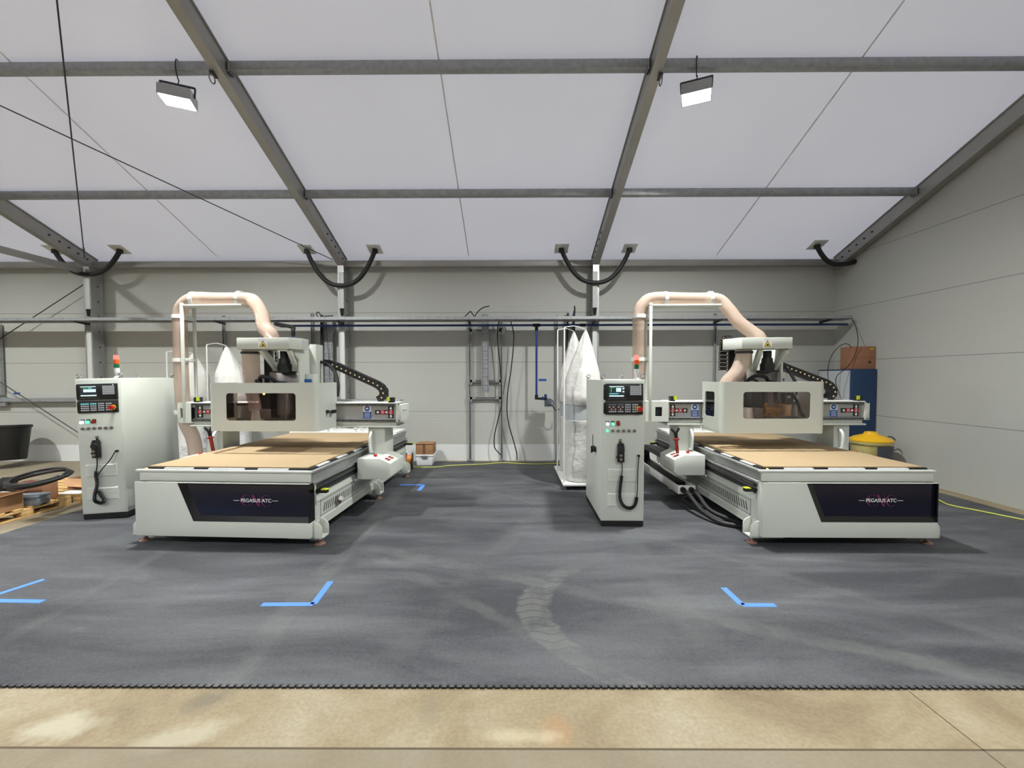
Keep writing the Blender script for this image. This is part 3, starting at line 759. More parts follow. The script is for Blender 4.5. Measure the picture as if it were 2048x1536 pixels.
    s.holed(c0 + rr, g + .0, z0, z1, rrect(c0 + .15, c0 + .42, 1.20, 1.51, .03, 6), lambda a, b: (xa, a, b))
    gd = s.build('head_guard', 'paint', R, solid=.006, ang=40)
    MB().box(xa + .05, xb - .05, c0 + .002, c0 + .03, z1 - .006, z1).build('guard_lip', 'paint2', gd)
    MB().box(hx + wo - .43, hx + wo + .43, c0 + .005, c0 + .009, 1.175, 1.528).build('front_window', 'pane', gd)
    MB().box(xa + .005, xa + .009, c0 + .14, c0 + .43, 1.19, 1.52).build('side_window', 'pane', gd)
    MB().box(xb + .002, xb + .02, c0 + .2, c0 + .25, 1.26, 1.30).cyl((xb + .01, c0 + .22, 1.28), (xb + .06, c0 + .22, 1.28), .013, 10).box(xb + .03, xb + .06, c0 + .28, c0 + .36, 1.255, 1.295, 1).build('door_latch', ['dark', 'black'], gd)
    # carriage, spindle, dust shoe
    MB().box(hx - .30, hx + .36, g - .07, g - .03, 1.14, 1.74).build('carriage_plate', 'steel', R, bevel=.003)
    MB().box(hx - .13, hx + .28, g - .14, g - .07, 1.25, 1.76).build('spindle_plate', 'steel', R, bevel=.003)
    sx_ = hx + .10
    s = MB().cyl((sx_, g - .24, 1.24), (sx_, g - .24, 1.56), .075, 20).cyl((sx_, g - .24, 1.12), (sx_, g - .24, 1.24), .05, 18).cyl((sx_, g - .24, 1.56), (sx_, g - .24, 1.60), .055, 18)
    s.box(sx_ - .085, sx_ + .085, g - .2, g - .14, 1.27, 1.54); sd = s.build('spindle', 'steel', R)
    s = MB().cyl((sx_, g - .2, 1.765), (sx_, g - .2, 1.86), .085, 8).cyl((sx_, g - .2, 1.86), (sx_, g - .2, 1.93), .07, 20, r2=.062).cyl((sx_, g - .2, 1.93), (sx_, g - .2, 2.02), .05, 20)
    s.box(sx_ - .1, sx_ + .1, g - .3, g - .1, 1.755, 1.775); s.build('spindle_motor', 'black', R)
    s = MB().box(hx - .16, hx - .02, g - .32, g - .15, 1.32, 1.56)
    s.cyl((hx - .09, g - .325, 1.5), (hx - .09, g - .319, 1.5), .02, 12, 1); s.build('valve_box', ['black', 'lit_orange' if not extras else 'dark'], R, bevel=.006)
    s = MB().box(hx - .17, hx - .01, g - .33, g - .15, 1.20, 1.315); s.cyl((hx - .13, g - .335, 1.285), (hx - .13, g - .329, 1.285), .012, 8, 1); s.build('tool_clamp', ['steel', 'black'], R, bevel=.004)
    for x in (hx + .22, hx + .27): MB().cyl((x, g - .17, 1.2), (x, g - .17, 1.6), .016, 10).build('guide_rod', 'chrome', R)
    MB().tube(smooth([(hx - .2, g - .2, 1.6), (hx - .13, g - .32, 1.7), (hx, g - .34, 1.69), (hx + .06, g - .3, 1.64), (hx + .16, g - .28, 1.62)], 6), .022, 8).build('motor_cable', 'rubber', R)
    MB().tube(smooth([(hx - .22, g - .2, 1.55), (hx - .18, g - .33, 1.66), (hx - .1, g - .35, 1.63), (hx - .02, g - .3, 1.55)], 6), .014, 8).build('motor_cable', 'rubber', R)
    dz = z0
    ds = MB().cyl((hx - .19, g - .27, 1.17 - drop), (hx - .19, g - .27, 1.36 - drop), .085, 20, r2=.07).prism([(hx - .27, g - .36), (hx + .17, g - .36), (hx + .17, g - .12), (hx - .27, g - .12)], 1.125 - drop, 1.17 - drop, 'z').build('dust_shoe', 'paint2', R, bevel=.004)
    MB().cyl((sx_ - .0 if not extras else hx - .13, g - .25, 1.04 - drop), (sx_ if not extras else hx - .13, g - .25, 1.125 - drop), .1, 24).build('brush_skirt', 'bristle', ds)
    if extras:                                 # tool blocks seen through the window
        s = MB().box(hx + .02, hx + .24, g - .30, g - .16, 1.20, 1.37)
        for x in (hx + .07, hx + .18):
            for z in (1.225, 1.345): s.cyl((x, g - .303, z), (x, g - .295, z), .014, 8, 1)
        s.cyl((hx + .02, g - .28, 1.285), (hx + .24, g - .28, 1.285), .05, 16, 2); s.build('tool_block', ['brass', 'black', 'brass'], R, bevel=.004)
        s = MB().cyl((hx + .31, g - .29, 1.21), (hx + .31, g - .29, 1.35), .045, 18, 0, r2=.05).box(hx + .26, hx + .36, g - .34, g - .24, 1.36, 1.50, 1).box(hx + .28, hx + .32, g - .343, g - .339, 1.43, 1.46, 2)
        s.build('air_regulator', ['cream', 'black', 'white_ink'], R, bevel=.004)
        MB().tube(smooth([(hx + .36, g - .3, 1.5), (hx + .42, g - .32, 1.38), (hx + .46, g - .33, 1.25), (hx + .52, g - .3, 1.2)], 6), .018, 8).build('air_hose', 'rubber', R)
    # Z tower: cheeks, gussets, top cover
    s = MB(); s.box(hx + .27, hx + .295, g - .22, g + .16, 1.40, 2.08); s.prism([(g - .22, 1.9), (g - .3, 1.97), (g - .3, 2.05), (g - .22, 2.05)], hx + .27, hx + .295, 'x')
    s.box(hx - .06, hx - .035, g - .1, g + .16, 1.40, 2.05); s.box(hx - .06, hx + .295, g + .14, g + .16, 1.40, 2.1)
    s.build('tower_cheek', 'paint2', R, bevel=.003)
    for x in (hx - .02, hx + .22): MB().bar((x, g - .08, 1.74), (x - (.06 if x < hx + .1 else -.03), g - .36, 2.03), .05, .07).build('gusset', 'paint', R, bevel=.004)
    MB().box(hx + .295, hx + .38, g + .02, g + .2, 1.42, 2.12).build('tower_post', 'paint', R, bevel=.004)
    MB().box(hx + .30, hx + .40, g - .1, g + .02, 1.376, 1.74).build('chain_bracket', 'paint2', R, bevel=.004)
    MB().box(hx + .29, hx + .38, g - .12, g - .105, 1.637, 1.675).build('blue_sticker', 'blue_ink', R)
    pl = [(-.345, 0), (.28, 0), (.36, .14), (.36, .30), (-.44, .30), (-.44, .26)]
    s = MB().prism([(hx + a, g - .42 + b) for a, b in pl], 2.035, 2.17, 'z'); tc = s.build('top_cover', 'paint', R, bevel=.004)
    s = MB(); wx = hx - .03; s.box(wx - .052, wx + .052, g - .4225, g - .42, 2.047, 2.157)
    s.add([(wx - .044, g - .423, 2.056), (wx + .044, g - .423, 2.056), (wx, g - .423, 2.138)], [(0, 1, 2)], 1)
    s.add([(wx - .034, g - .4235, 2.062), (wx + .034, g - .4235, 2.062), (wx, g - .4235, 2.126)], [(0, 1, 2)], 2)
    s.add([(wx - .014, g - .424, 2.07), (wx + .012, g - .424, 2.068), (wx + .016, g - .424, 2.09), (wx + .002, g - .424, 2.086), (wx - .002, g - .424, 2.098), (wx - .008, g - .424, 2.084)], [(0, 1, 2, 3, 4, 5)], 1)
    s.build('warning_sticker', ['white_ink', 'black_ink', 'yellow_ink'], tc)
    # upright energy chain beside the head
    zc = hx - .30 if extras else hx - .18; yy = [(g - .06, 1.66), (g - .06, 1.95), (g - .03, 2.12), (g + .05, 2.22), (g + .14, 2.12), (g + .16, 1.95), (g + .16, 1.78)]
    path = resample(smooth([(0, a, b) for a, b in yy], 8), .05); s = MB()
    for a, b in zip(path, path[1:]):
        d = (b - a).normalized(); s.bar((zc, (a + d * .003).y, (a + d * .003).z), (zc, (b - d * .003).y, (b - d * .003).z), .085, .055, 0, up=(0, -d.z, d.y))
        s.cyl((zc - .045, (a.y + b.y) / 2, (a.z + b.z) / 2), (zc + .045, (a.y + b.y) / 2, (a.z + b.z) / 2), .009, 8, 1)
    s.build('upright_energy_chain', ['black', 'cream'], R)
    MB().box(zc - .04, zc + .04, g - .1, g - .07, 1.62, 2.03).build('chain_back_plate', 'black', R)
    # long energy chain from the tower down to the beam end
    k0 = hx + .31
    energy_chain('energy_chain', R, [(k0, 1.895), (k0 + .1, 1.89), (k0 + .2, 1.86)] + [(k0 + .2 + (.98 - k0 - .2) * q / 4, 1.86 - .255 * q / 4) for q in (1, 2, 3, 4)] + [(1.05, 1.555), (1.08, 1.49), (1.06, 1.43), (1.0, 1.40)], g + .2, g + .32, .088, step=.063)
    MB().tube(smooth([(k0 + .04, g + .14, 1.905), (k0 + .16, g + .12, 1.87), (k0 + .27, g + .1, 1.76), (k0 + .33, g + .05, 1.6), (k0 + .33, g + .02, 1.45)], 8), .02, 10).build('head_conduit', 'rubber', R)
    # dust hoses, post and clamps
    hy = g + .10; r = .086
    s = MB().box(px - .02, px + .02, g - .035, g - .015, 1.12, 2.66).box(px - .02, px + .02, g + .17, g + .19, 1.12, 2.66)
    for z in (1.9, 2.45): s.box(px - .015, px + .015, g - .02, g + .18, z, z + .05)
    s.box(px - .02, -.62, g - .035, g + .19, 2.615, 2.64); s.build('hose_post', 'paint2', R, bevel=.003)
    hose_build('dust_hose', R, hose_down(hx0, hy) + [(hx0, hy, 1.6), (hx0, hy, 2.3), (hx0, hy, 2.52), (hx0 + .06, hy, 2.66), (hx0 + .2, hy, 2.735), (-1.1, hy, 2.73), (-.9, hy, 2.725)] + hose_in(hx, g), r)
    hose_build('head_hose', R, hose_low(hx, g), .098)
    top = hose_low(hx, g)[0]
    MB().lathe([(.101, -.02), (.107, -.02), (.107, .006), (.101, .006)], (top[0], top[1], top[2] - .035), 24).build('hose_clamp', 'black', R)
    for z in (1.24, 1.93, 2.50):
        MB().lathe([(r + .002, -.024), (r + .008, -.024), (r + .008, .024), (r + .002, .024)], (hx0, hy, z), 24).box(hx0 + r, px + .02, hy - .03, hy + .03, z - .02, z + .02).build('hose_clamp', 'white_metal', R)
    for x in (-1.33, -.72):
        MB().lathe([(r + .004, -.024), (r + .01, -.024), (r + .01, .024), (r + .004, .024)], (x, hy, 2.73), 24, axis='x').build('hose_clamp', 'white_metal', R)
    # cable tray along the bed with its chain, conduits leaving at the front
    s = MB().box(-1.23, -1.00, 1.32, 3.1, .19, .205).box(-1.23, -1.215, 1.32, 3.1, .19, .30).box(-1.015, -1.00, 1.32, 3.1, .19, .30).box(-1.23, -1.0, 1.30, 1.325, .19, .30)
    for y in (1.6, 2.8): s.box(-1.23, -.84, y, y + .05, .175, .19)
    s.build('floor_chain_tray', 'white_metal', R, bevel=.002)
    yz = [(1.55, .25), (1.9, .245), (2.5, .245), (2.95, .25), (3.12, .31), (3.14, .42), (3.05, .52), (2.8, .545), (2.2, .545), (1.75, .545)]
    path = resample(smooth([(0, a, b) for a, b in yz], 8), .055); s = MB()
    for a, b in zip(path, path[1:]):
        d = (b - a).normalized(); s.bar((-1.115, (a + d * .003).y, (a + d * .003).z), (-1.115, (b - d * .003).y, (b - d * .003).z), .16, .07, 0, up=(0, -d.z, d.y))
    s.build('floor_energy_chain', 'black', R)
    for x0, x1 in ((-1.17, -.98), (-1.06, -.76)):
        MB().tube(smooth([(x0, 1.31, .25), (x0 + .03, 1.15, .215), (x0 + .08, .9, .10), (x1, .65, .045), (x1 + .25, .5, .04)], 8), .028, 10).cyl((x0, 1.30, .25), (x0, 1.26, .247), .036, 12).build('floor_conduit', 'rubber', R)
    return R
PAD = mat('copper levelling pad', (150, 116, 102), .4, .4)
XL1, YL1, RZ1 = -2.875, 4.255, radians(-3.0)
XR1, YR1, RZ2 = 3.32, 4.235, radians(-.6)
router('grey CNC router nearer the black bin and loaded pallets, head guard high above the board', (XL1, YL1, 0), RZ1, 1.32, -.08, 0.0, False,
       lambda h, g: [(-.6, g + .08, 2.715), (-.47, g + .02, 2.65), (-.36, g - .03, 2.5), (h - .2, g - .11, 2.33), (h - .09, g - .16, 2.23), (h - .06, g - .18, 2.12)],
       lambda h, g: [(h - .275, g - .27, 2.04), (h - .275, g - .27, 1.85), (h - .26, g - .27, 1.6), (h - .22, g - .27, 1.42), (h - .20, g - .27, 1.30)],
       lambda a, b: [(a + .42, b + .55, .10), (a + .32, b + .2, .2), (a + .22, b, .5), (a + .13, b, .9), (a + .03, b, 1.15)], -1.40, -1.53, -.02, 1.03)
router('grey CNC router nearer the yellow bin and blue cupboard, brown blocks behind its window', (XR1, YR1, 0), RZ2, 1.48, -.205, .05, True,
       lambda h, g: [(-.62, g + .08, 2.71), (-.5, g + .02, 2.57), (-.40, g - .05, 2.40), (h - .06, g - .13, 2.26), (h + .0, g - .18, 2.19), (h + .01, g - .2, 2.12)],
       lambda h, g: [(h - .24, g - .27, 2.04), (h - .25, g - .27, 1.92), (h - .32, g - .28, 1.75), (h - .46, g - .29, 1.6), (h - .5, g - .29, 1.42), (h - .40, g - .28, 1.25)],
       lambda a, b: [(a + .1, b + .5, .12), (a + .02, b + .2, .12), (a, b + .03, .16), (a, b, .35), (a, b, .7), (a, b, 1.2)], -1.56, -1.685, .05, .97)

# ================================================================== control cabinets
def cabinet(label, loc, rz, mode, hh=1.665, tilt=0.0):
    K = thing('control_cabinet', label, 'cabinet', loc, rz, 'CNC control cabinets')
    K.rotation_euler.y = tilt
    W, D, H = .24, 1.08, hh
    MB().box(-W, W, .0, D, .075, H).build('cabinet_body', 'paint', K, bevel=.006)
    MB().box(-W + .004, W - .004, .004, D, .0125, .075).build('plinth', 'plinth', K)
    MB().box(-W + .012, W - .012, -.006, 0, .085, H - .012).build('door', 'paint', K, bevel=.003)
    y = -.006
    s = MB().box(-.20, .215, y - .028, y, 1.43, 1.622).box(-.218, -.20, y - .012, y, 1.44, 1.612); cp = s.build('display_unit', 'black', K, bevel=.004)
    s = MB().box(-.165, .01, y - .029, y - .028, 1.472, 1.60)
    if mode:
        s.box(-.16, .0, y - .0296, y - .029, 1.585, 1.594, 1).box(-.145, -.135, y - .0296, y - .029, 1.53, 1.575, 2).box(-.145, -.10, y - .0296, y - .029, 1.575, 1.582, 2)
        s.box(-.085, -.03, y - .0296, y - .029, 1.53, 1.575, 1).box(-.015, .005, y - .0296, y - .029, 1.558, 1.575, 1).box(-.015, .005, y - .0296, y - .029, 1.525, 1.54, 1)
        s.box(-.16, .0, y - .0296, y - .029, 1.478, 1.492, 1).box(-.16, -.06, y - .0296, y - .029, 1.505, 1.515, 3)
    else:
        s.box(-.16, .0, y - .0296, y - .029, 1.585, 1.594, 1).box(-.13, -.0, y - .0296, y - .029, 1.525, 1.56, 1).box(-.16, .005, y - .0296, y - .029, 1.478, 1.492, 1)
        s.box(-.14, -.09, y - .0296, y - .029, 1.57, 1.578, 2).box(-.08, -.04, y - .0296, y - .029, 1.567, 1.577, 3)
    s.build('screen', ['screen', 'screen_white', 'screen_green', 'screen_cyan'], cp)
    s = MB()
    for i in range(6):
        for j in range(5): s.box(.07 + .021 * i, .088 + .021 * i, y - .031, y - .028, 1.495 + .021 * j, 1.512 + .021 * j)
    s.ball((.18, y - .028, 1.605), .007, 8); s.build('keypad', 'keys', cp)
    s = MB()
    for k in range(8): s.box(-.17 + .026 * k, -.156 + .026 * k, y - .0285, y - .028, 1.45, 1.457)
    s.build('soft_keys', 'grey_box', cp)
    op = MB().box(-.20, .213, y - .028, y, 1.278, 1.424).box(-.218, -.20, y - .012, y, 1.288, 1.41).build('operator_panel', 'black', K, bevel=.004)
    s = MB()
    for x0, n in ((-.165, 4), (-.065, 3), (.015, 3), (.095, 3)):
        for i in range(n):
            for j in range(4):
                s.box(x0 + .022 * i, x0 + .017 + .022 * i, y - .031, y - .028, 1.305 + .025 * j, 1.319 + .025 * j, 1 if j == 3 and x0 < 0 else (2 if mode and x0 < 0 and j in (1, 2) and (i + j) % 2 else 0))
    s.build('operator_keys', ['keys', 'screen_cyan' if not mode else 'grey_box', 'dkred'], op)
    s = MB().cyl((.172, y - .028, 1.34), (.172, y - .034, 1.34), .03, 18, 1).cyl((.172, y - .03, 1.34), (.172, y - .055, 1.34), .018, 14).cyl((.172, y - .055, 1.34), (.172, y - .08, 1.34), .026, 18)
    s.build('emergency_stop', ['red', 'yellow'], op)
    for x, m in ((-.175, 'lit_white'), (-.115, 'lit_green'), (-.055, 'dkred')):
        b = MB().box(x - .02, x + .02, y - .006, y, 1.16, 1.205).build('button_plate', {'lit_white': 'grey_box', 'lit_green': 'green', 'dkred': 'dkred'}[m], K)
        MB().cyl((x, y - .006, 1.172), (x, y - .03, 1.172), .019, 16).build('push_button', m, b)
    for k in range(6):
        x = -.175 + .06 * k
        MB().cyl((x, y, 1.095), (x, y - .02, 1.095), .017, 14).bar((x, y - .022, 1.082), (x, y - .022, 1.108), .008, .01).build('selector_knob', 'lit_green' if mode and k == 0 else 'steel', K)
    for z in (.245, .52):                      # louvred vents, the shadow lines between slats painted as darker strips
        s = MB().box(-.172, .16, y - .006, y, z, z + .148)
        for k in range(10): s.prism([(y - .006, z + .008 + .014 * k), (y - .014, z + .008 + .014 * k), (y - .006, z + .019 + .014 * k)], -.166, .154, 'x').box(-.166, .154, y - .0065, y - .006, z + .003 + .014 * k, z + .008 + .014 * k, 1)
        s.build('vent_grille', ['paint2', 'slat_shade'], K)
    s = MB().box(.145, .2, y - .004, y, .79, .845)
    for sx in (-1, 1):
        for sz in (-1, 1): s.cyl((.172 + sx * .022, y - .006, .817 + sz * .022), (.172 + sx * .022, y, .817 + sz * .022), .004, 8)
    s.cyl((.172, y, .817), (.172, y - .03, .817), .014, 12, 1); s.build('cable_socket', ['paint2', 'black'], K)
    for sx, yy in ((-.22, .04), (.22, .04), (-.22, D - .05), (.22, D - .05)):
        MB().cyl((sx, yy, H), (sx, yy, H + .012), .022, 14).ring((sx, yy, H + .036), .022, .008, 'y', 18, 8).build('lifting_eye', 'chrome', K)
    MB().box(-W - .014, -W, .30, .44, .80, .86).cyl((-W, .33, .83), (-W - .05, .33, .83), .03, 16).bar((-W - .05, .33, .79), (-W - .05, .33, .87), .02, .016).build('mains_switch', 'black', K)
    MB().box(-W - .004, -W, .52, .55, .78, .98).build('door_hinge_cover', 'black', K)
    tx, ty = .165, .07
    st = MB().lathe([(.035, H), (.035, H + .01), (.02, H + .02), (.02, H + .06), (.027, H + .065), (.027, H + .12), (1e-5, H + .12)], (tx, ty, 0), 18).build('signal_tower', 'white_plastic', K)
    for k, m in enumerate(('green', 'amber', 'lit_red')):
        z = H + .12 + .052 * k
        MB().lathe([(.026, z), (.026, z + .048), (.024, z + .05), (.0, z + .05)][:3] + [(1e-5, z + .05)], (tx, ty, 0), 18).build('signal_lamp', m, st)
    return K
C1, A1 = (-4.845, 5.12, .006), radians(9)
C2, A2 = (1.249, 4.852, 0), radians(-1)
cabinet('grey control cabinet by the loaded pallets, display mostly dark, deep flank in view', C1, A1, False, 1.685, -.024)
cabinet('grey control cabinet hiding part of the white dust collector, first selector lit green', C2, A2, True)

def pendant(label, loc, rz, loop, tilt=0.0):
    T = Matrix.Translation(loc) @ Matrix.Rotation(rz, 4, 'Z') @ Matrix.Rotation(tilt, 4, 'Y')
    o = thing('pendant_controller', label, 'pendant controller', T @ Vector((-.03, -.014, .86)), rz, 'handwheel pendants'); o.rotation_euler.y = tilt
    s = MB().box(-.012, .012, -.01, .0, .08, .13); s.box(-.036, .036, -.05, -.002, -.11, .08); s.box(-.03, .03, -.045, -.002, .08, .10)
    s.build('pendant_body', 'black', o, bevel=.01)
    MB().cyl((.0, -.05, .03), (0, -.066, .03), .034, 20).cyl((.018, -.066, .045), (.018, -.08, .045), .008, 10).build('handwheel', 'rubber', o)
    for z in (-.03, -.075): MB().cyl((-.005, -.05, z), (-.005, -.066, z), .015, 14).build('selector_knob', 'steel', o)
    MB().cyl((-.036, -.03, -.055), (-.05, -.03, -.055), .012, 10).build('side_button', 'rubber', o)
    MB().box(-.013, .013, -.014, 0, .118, .145).build('hanging_clip', 'steel', o)
    # coiled cord down to the loop and up to the socket
    p = smooth(loop, 10); q = resample(p, .006)
    i0 = next(i for i, v in enumerate(q) if v.z < -.26)
    i1 = max(i for i, v in enumerate(q) if v.z < -.50)
    s = MB(); s.tube(q[:i0 + 1], .006, 8); s.tube(q[i1:], .006, 8); s.tube(q[i0:i1 + 1], .02, 10, rf=lambda i: .021 if i % 2 else .0145)
    s.build('coiled_cord', 'rubber', o)
pendant('black handwheel pendant hung on the cabinet by the pallets, cord looped under itself', C1, A1, [(.005, -.03, -.11), (.005, -.035, -.2), (-.01, -.04, -.3), (.0, -.045, -.42), (-.03, -.05, -.55), (-.025, -.05, -.62), (.03, -.045, -.645), (.06, -.04, -.62), (.03, -.05, -.54), (-.0, -.05, -.46), (.0, -.05, -.35), (.06, -.05, -.25), (.15, -.045, -.14), (.2, -.03, -.045)], -.024)
pendant('black handwheel pendant hung on the cabinet by the dust collector, cord in long loop', C2, A2, [(.012, -.03, -.11), (.014, -.035, -.2), (.006, -.04, -.28), (-.01, -.045, -.4), (-.012, -.045, -.5), (.01, -.045, -.57), (.06, -.045, -.615), (.12, -.04, -.62), (.16, -.04, -.58), (.18, -.035, -.48), (.185, -.035, -.3), (.19, -.035, -.15), (.2, -.03, -.045)])

# ================================================================== dust collectors
def collector(label, loc, rz, units, foil):
    R = thing('dust_collector', label, 'dust collector', loc, rz, 'two-bag dust collectors')
    xs = [u[0] for u in units]; ys = [u[1] for u in units]
    s = MB().box(min(xs) - .32, max(xs) + .32, min(ys) - .32, max(ys) + .32, .075, .105)
    s.build('base_plate', 'white_metal', R, bevel=.004)
    for x in (min(xs) - .25, max(xs) + .25):
        for y in (min(ys) - .25, max(ys) + .25):
            MB().lathe([(1e-5, -.011), (.03, -.011), (.031, 0), (.03, .011), (1e-5, .011)], (x, y, .044), 16, axis='x').box(x - .02, x + .02, y - .02, y + .02, .05, .076).build('caster', 'black', R)
    if len(units) > 1:
        a, b = Vector((*units[0][:2], 1.17)), Vector((*units[1][:2], 1.17)); m_ = (a + b) / 2
        s = MB().bar(a, b, .18, .18); s.cyl((m_.x, m_.y, .45), (m_.x, m_.y, 1.1), .12, 18); s.cyl((m_.x, m_.y, .10), (m_.x, m_.y, .45), .14, 18)
        s.build('fan_housing', 'grey_door', R)
    for (x, y, ax, ay, az, px_, py_) in units:
        r = .262
        MB().lathe([(r, 1.02), (r + .008, 1.03), (r, 1.04), (r, 1.27), (r + .008, 1.28), (r, 1.30)], (x, y, 0), 32).build('metal_drum', 'grey_door', R)
        ph = random.random() * 6
        fr = lambda a, i, h: 1 + .045 * sin(3 * a + ph) * sin(h * 5) + .02 * sin(11 * a + h * 14 + ph)
        prof = [(.20, .107), (.25, .115), (r, .2), (r + .005, .4), (r - .01, .6), (r, .8), (r - .006, .95), (r + .012, 1.0), (r + .006, 1.035)]
        MB().lathe(prof, (x, y, 0), 48, fr=fr).build('collection_sack', 'foil' if foil else 'bag', R, ang=60)
        prof = [(r + .01, 1.275), (r + .014, 1.30), (r + .035, 1.34), (r + .02, 1.45), (r - .005, 1.6), (r - .03, 1.75)]
        n = 10
        for k in range(1, n + 1):
            t = k / n; prof.append(((r - .03) * (1 - t) ** .9 + .012 * t, 1.75 + (az - 1.75) * t))
        fr2 = lambda a, i, h: 1 + (.05 + .09 * max(0, (h - 1.6))) * sin(4 * a + ph) + .02 * sin(13 * a + 4 * sin(h * 5) + ph)
        MB().lathe(prof, (x, y, 0), 56, fr=fr2, shift=lambda h: (ax * max(0, (h - 1.3) / (az - 1.3)), ay * max(0, (h - 1.3) / (az - 1.3)))).build('filter_bag', 'bag', R, ang=60)
        MB().tube([(px_, py_, .10), (px_, py_, az - .0), (px_ + (x + ax - px_) * .02, py_, az + .02)], .011, 10).tube(smooth([(px_, py_, az + .02), ((px_ + x + ax) / 2, (py_ + y + ay) / 2, az + .05), (x + ax, y + ay, az + .01)], 5), .005, 8).build('bag_hanger', 'white_metal', R)
collector('white two-bag dust collector standing behind the cabinet nearer the aisle', (0, 0, 0), 0, [(1.09, 6.72, .06, 0, 2.41, .79, 6.46), (1.09, 7.42, -.02, 0, 2.46, .78, 7.3)], False)
collector('white two-bag dust collector behind the machine nearer the black bin, sacks silvery', (0, 0, 0), 0, [(-4.95, 7.75, -.12, 0, 2.25, -5.32, 7.6), (-5.70, 7.75, .02, 0, 2.12, -5.95, 7.5)], True)

# ================================================================== along the back wall
YT = 8.14                                      # front edge of the long cable tray
t = thing('cable_tray', 'long galvanised cable tray running the length of the back wall on brackets', 'cable tray', (0, 0, 0))
z0 = px2z(638, YT)
s = MB(); XA, XB = -18, at(1706, 640, YT).x
s.box(XA, XB, YT, YT + .30, z0 - .012, z0 - .006); s.box(XA, XB, YT, YT + .004, z0 - .012, z0 + .05); s.box(XA, XB, YT + .296, YT + .30, z0 - .012, z0 + .07)
for k in range(4): s.box(XA, XB, YT + .06 * (k + 1), YT + .06 * (k + 1) + .006, z0 - .02, z0 - .012)
s.build('tray_channel', 'galv', t)
for px in (178, 450, 686, 940, 1185, 1428, 1640):
    x = at(px, 640, 8.45).x
    s = MB(); s.prism([(YT + .0, z0 - .02), (YT + .0, z0 - .035), (8.445, z0 - .06), (8.445, z0 - .02)], x - .02, x + .02, 'x'); s.build('tray_bracket', 'dark', t)
s = MB().bar((XB, YT + .1, z0 + .02), (XB + .05, YT + .1, z0 + .02), .04, .06); s.build('tray_end', 'galv', t)

def channel(s, a, b, w=.04, m=0): s.bar(a, b, w, w, m)
def strut_frame(label, pxs, cross, ybot, ytop, name='strut_frame', brace=True):
    t = thing(name, label, 'strut frame', (at(pxs[0], 800, 8.72).x, 8.72, 0))
    for px in pxs:
        x = at(px, 800, 8.72).x - t.location.x; za, zb = max(.016, px2z(ybot, 8.72)), px2z(ytop, 8.72)
        s = MB().box(x - .022, x - .014, -.022, .02, za, zb).box(x + .014, x + .022, -.022, .02, za, zb).box(x - .022, x + .022, .016, .022, za, zb)
        if za < .05: s.box(x - .06, x + .06, -.05, .03, .0135, .024)
        s.build('upright', 'galv', t)
    for py in cross:
        z = px2z(py, 8.72); xa, xb = [at(p, 800, 8.72).x - t.location.x for p in (pxs[0], pxs[-1])]
        MB().box(xa, xb, -.02, .02, z + .014, z + .022).box(xa, xb, -.02, .02, z - .022, z - .014).box(xa, xb, .014, .02, z - .022, z + .022).build('crossbar', 'galv', t)
        for x in (xa, xb):
            d = 1 if x == xa else -1
            s = MB().box(x - .045, x + .045, -.028, -.022, z - .07, z + .07).box(min(x, x + d * .12), max(x, x + d * .12), -.028, -.022, z - .025, z + .025)
            for dz in (-.04, .04): s.cyl((x, -.034, z + dz), (x, -.028, z + dz), .012, 8, 1)
            s.build('joint_plate', ['alu', 'dark'], t)
    return t
strut_frame('tall galvanised strut frame with three crossbars on the middle of the back wall', (940, 1003), (661, 762, 796), 920, 632)
strut_frame('galvanised strut frame half hidden behind the head of the router nearer the bin', (627, 683), (757,), 920, 626)
strut_frame('single galvanised strut carrying an air outlet beside the dust collector bags', (1113,), (), 920, 630)
strut_frame('single thin strut rising behind the head of the router nearer the yellow bin', (1428,), (), 920, 628)
strut_frame('single strut seen through the dust hose arch, under the long tray', (451,), (), 920, 630)
def perforated(label, pxa, pxb, ya, yb, Y=8.66):
    xa, xb = at(pxa, 700, Y).x, at(pxb, 700, Y).x; za, zb = px2z(yb, Y), px2z(ya, Y)
    s = MB().box(xa, xb, Y, Y + .006, za, zb).box(xa, xa + .006, Y - .03, Y, za, zb).box(xb - .006, xb, Y - .03, Y, za, zb)
    n = int((zb - za) / .085)
    for k in range(n):
        for j in range(4):
            x = xa + (xb - xa) * (j + 1) / 5; z = za + .04 + .085 * k
            s.box(x - .004, x + .004, Y - .0008, Y, z, z + (.028 if k % 2 else .012), 1)
        if k % 2: s.box(xa + .01, xb - .01, Y - .0006, Y, za + .085 * k, za + .085 * k + .003, 1)
    tag(s.build('mounted_cable_tray', ['galv', 'dark']), label, 'cable tray')
perforated('upright perforated cable tray bolted to the three-bar strut frame', 963, 977.5, 628, 785)
perforated('upright perforated cable tray beside the column behind the nearer-bin router head', 645, 667, 628, 840)
perforated('upright perforated tray behind the white filter bags', 1134, 1150, 622, 800)

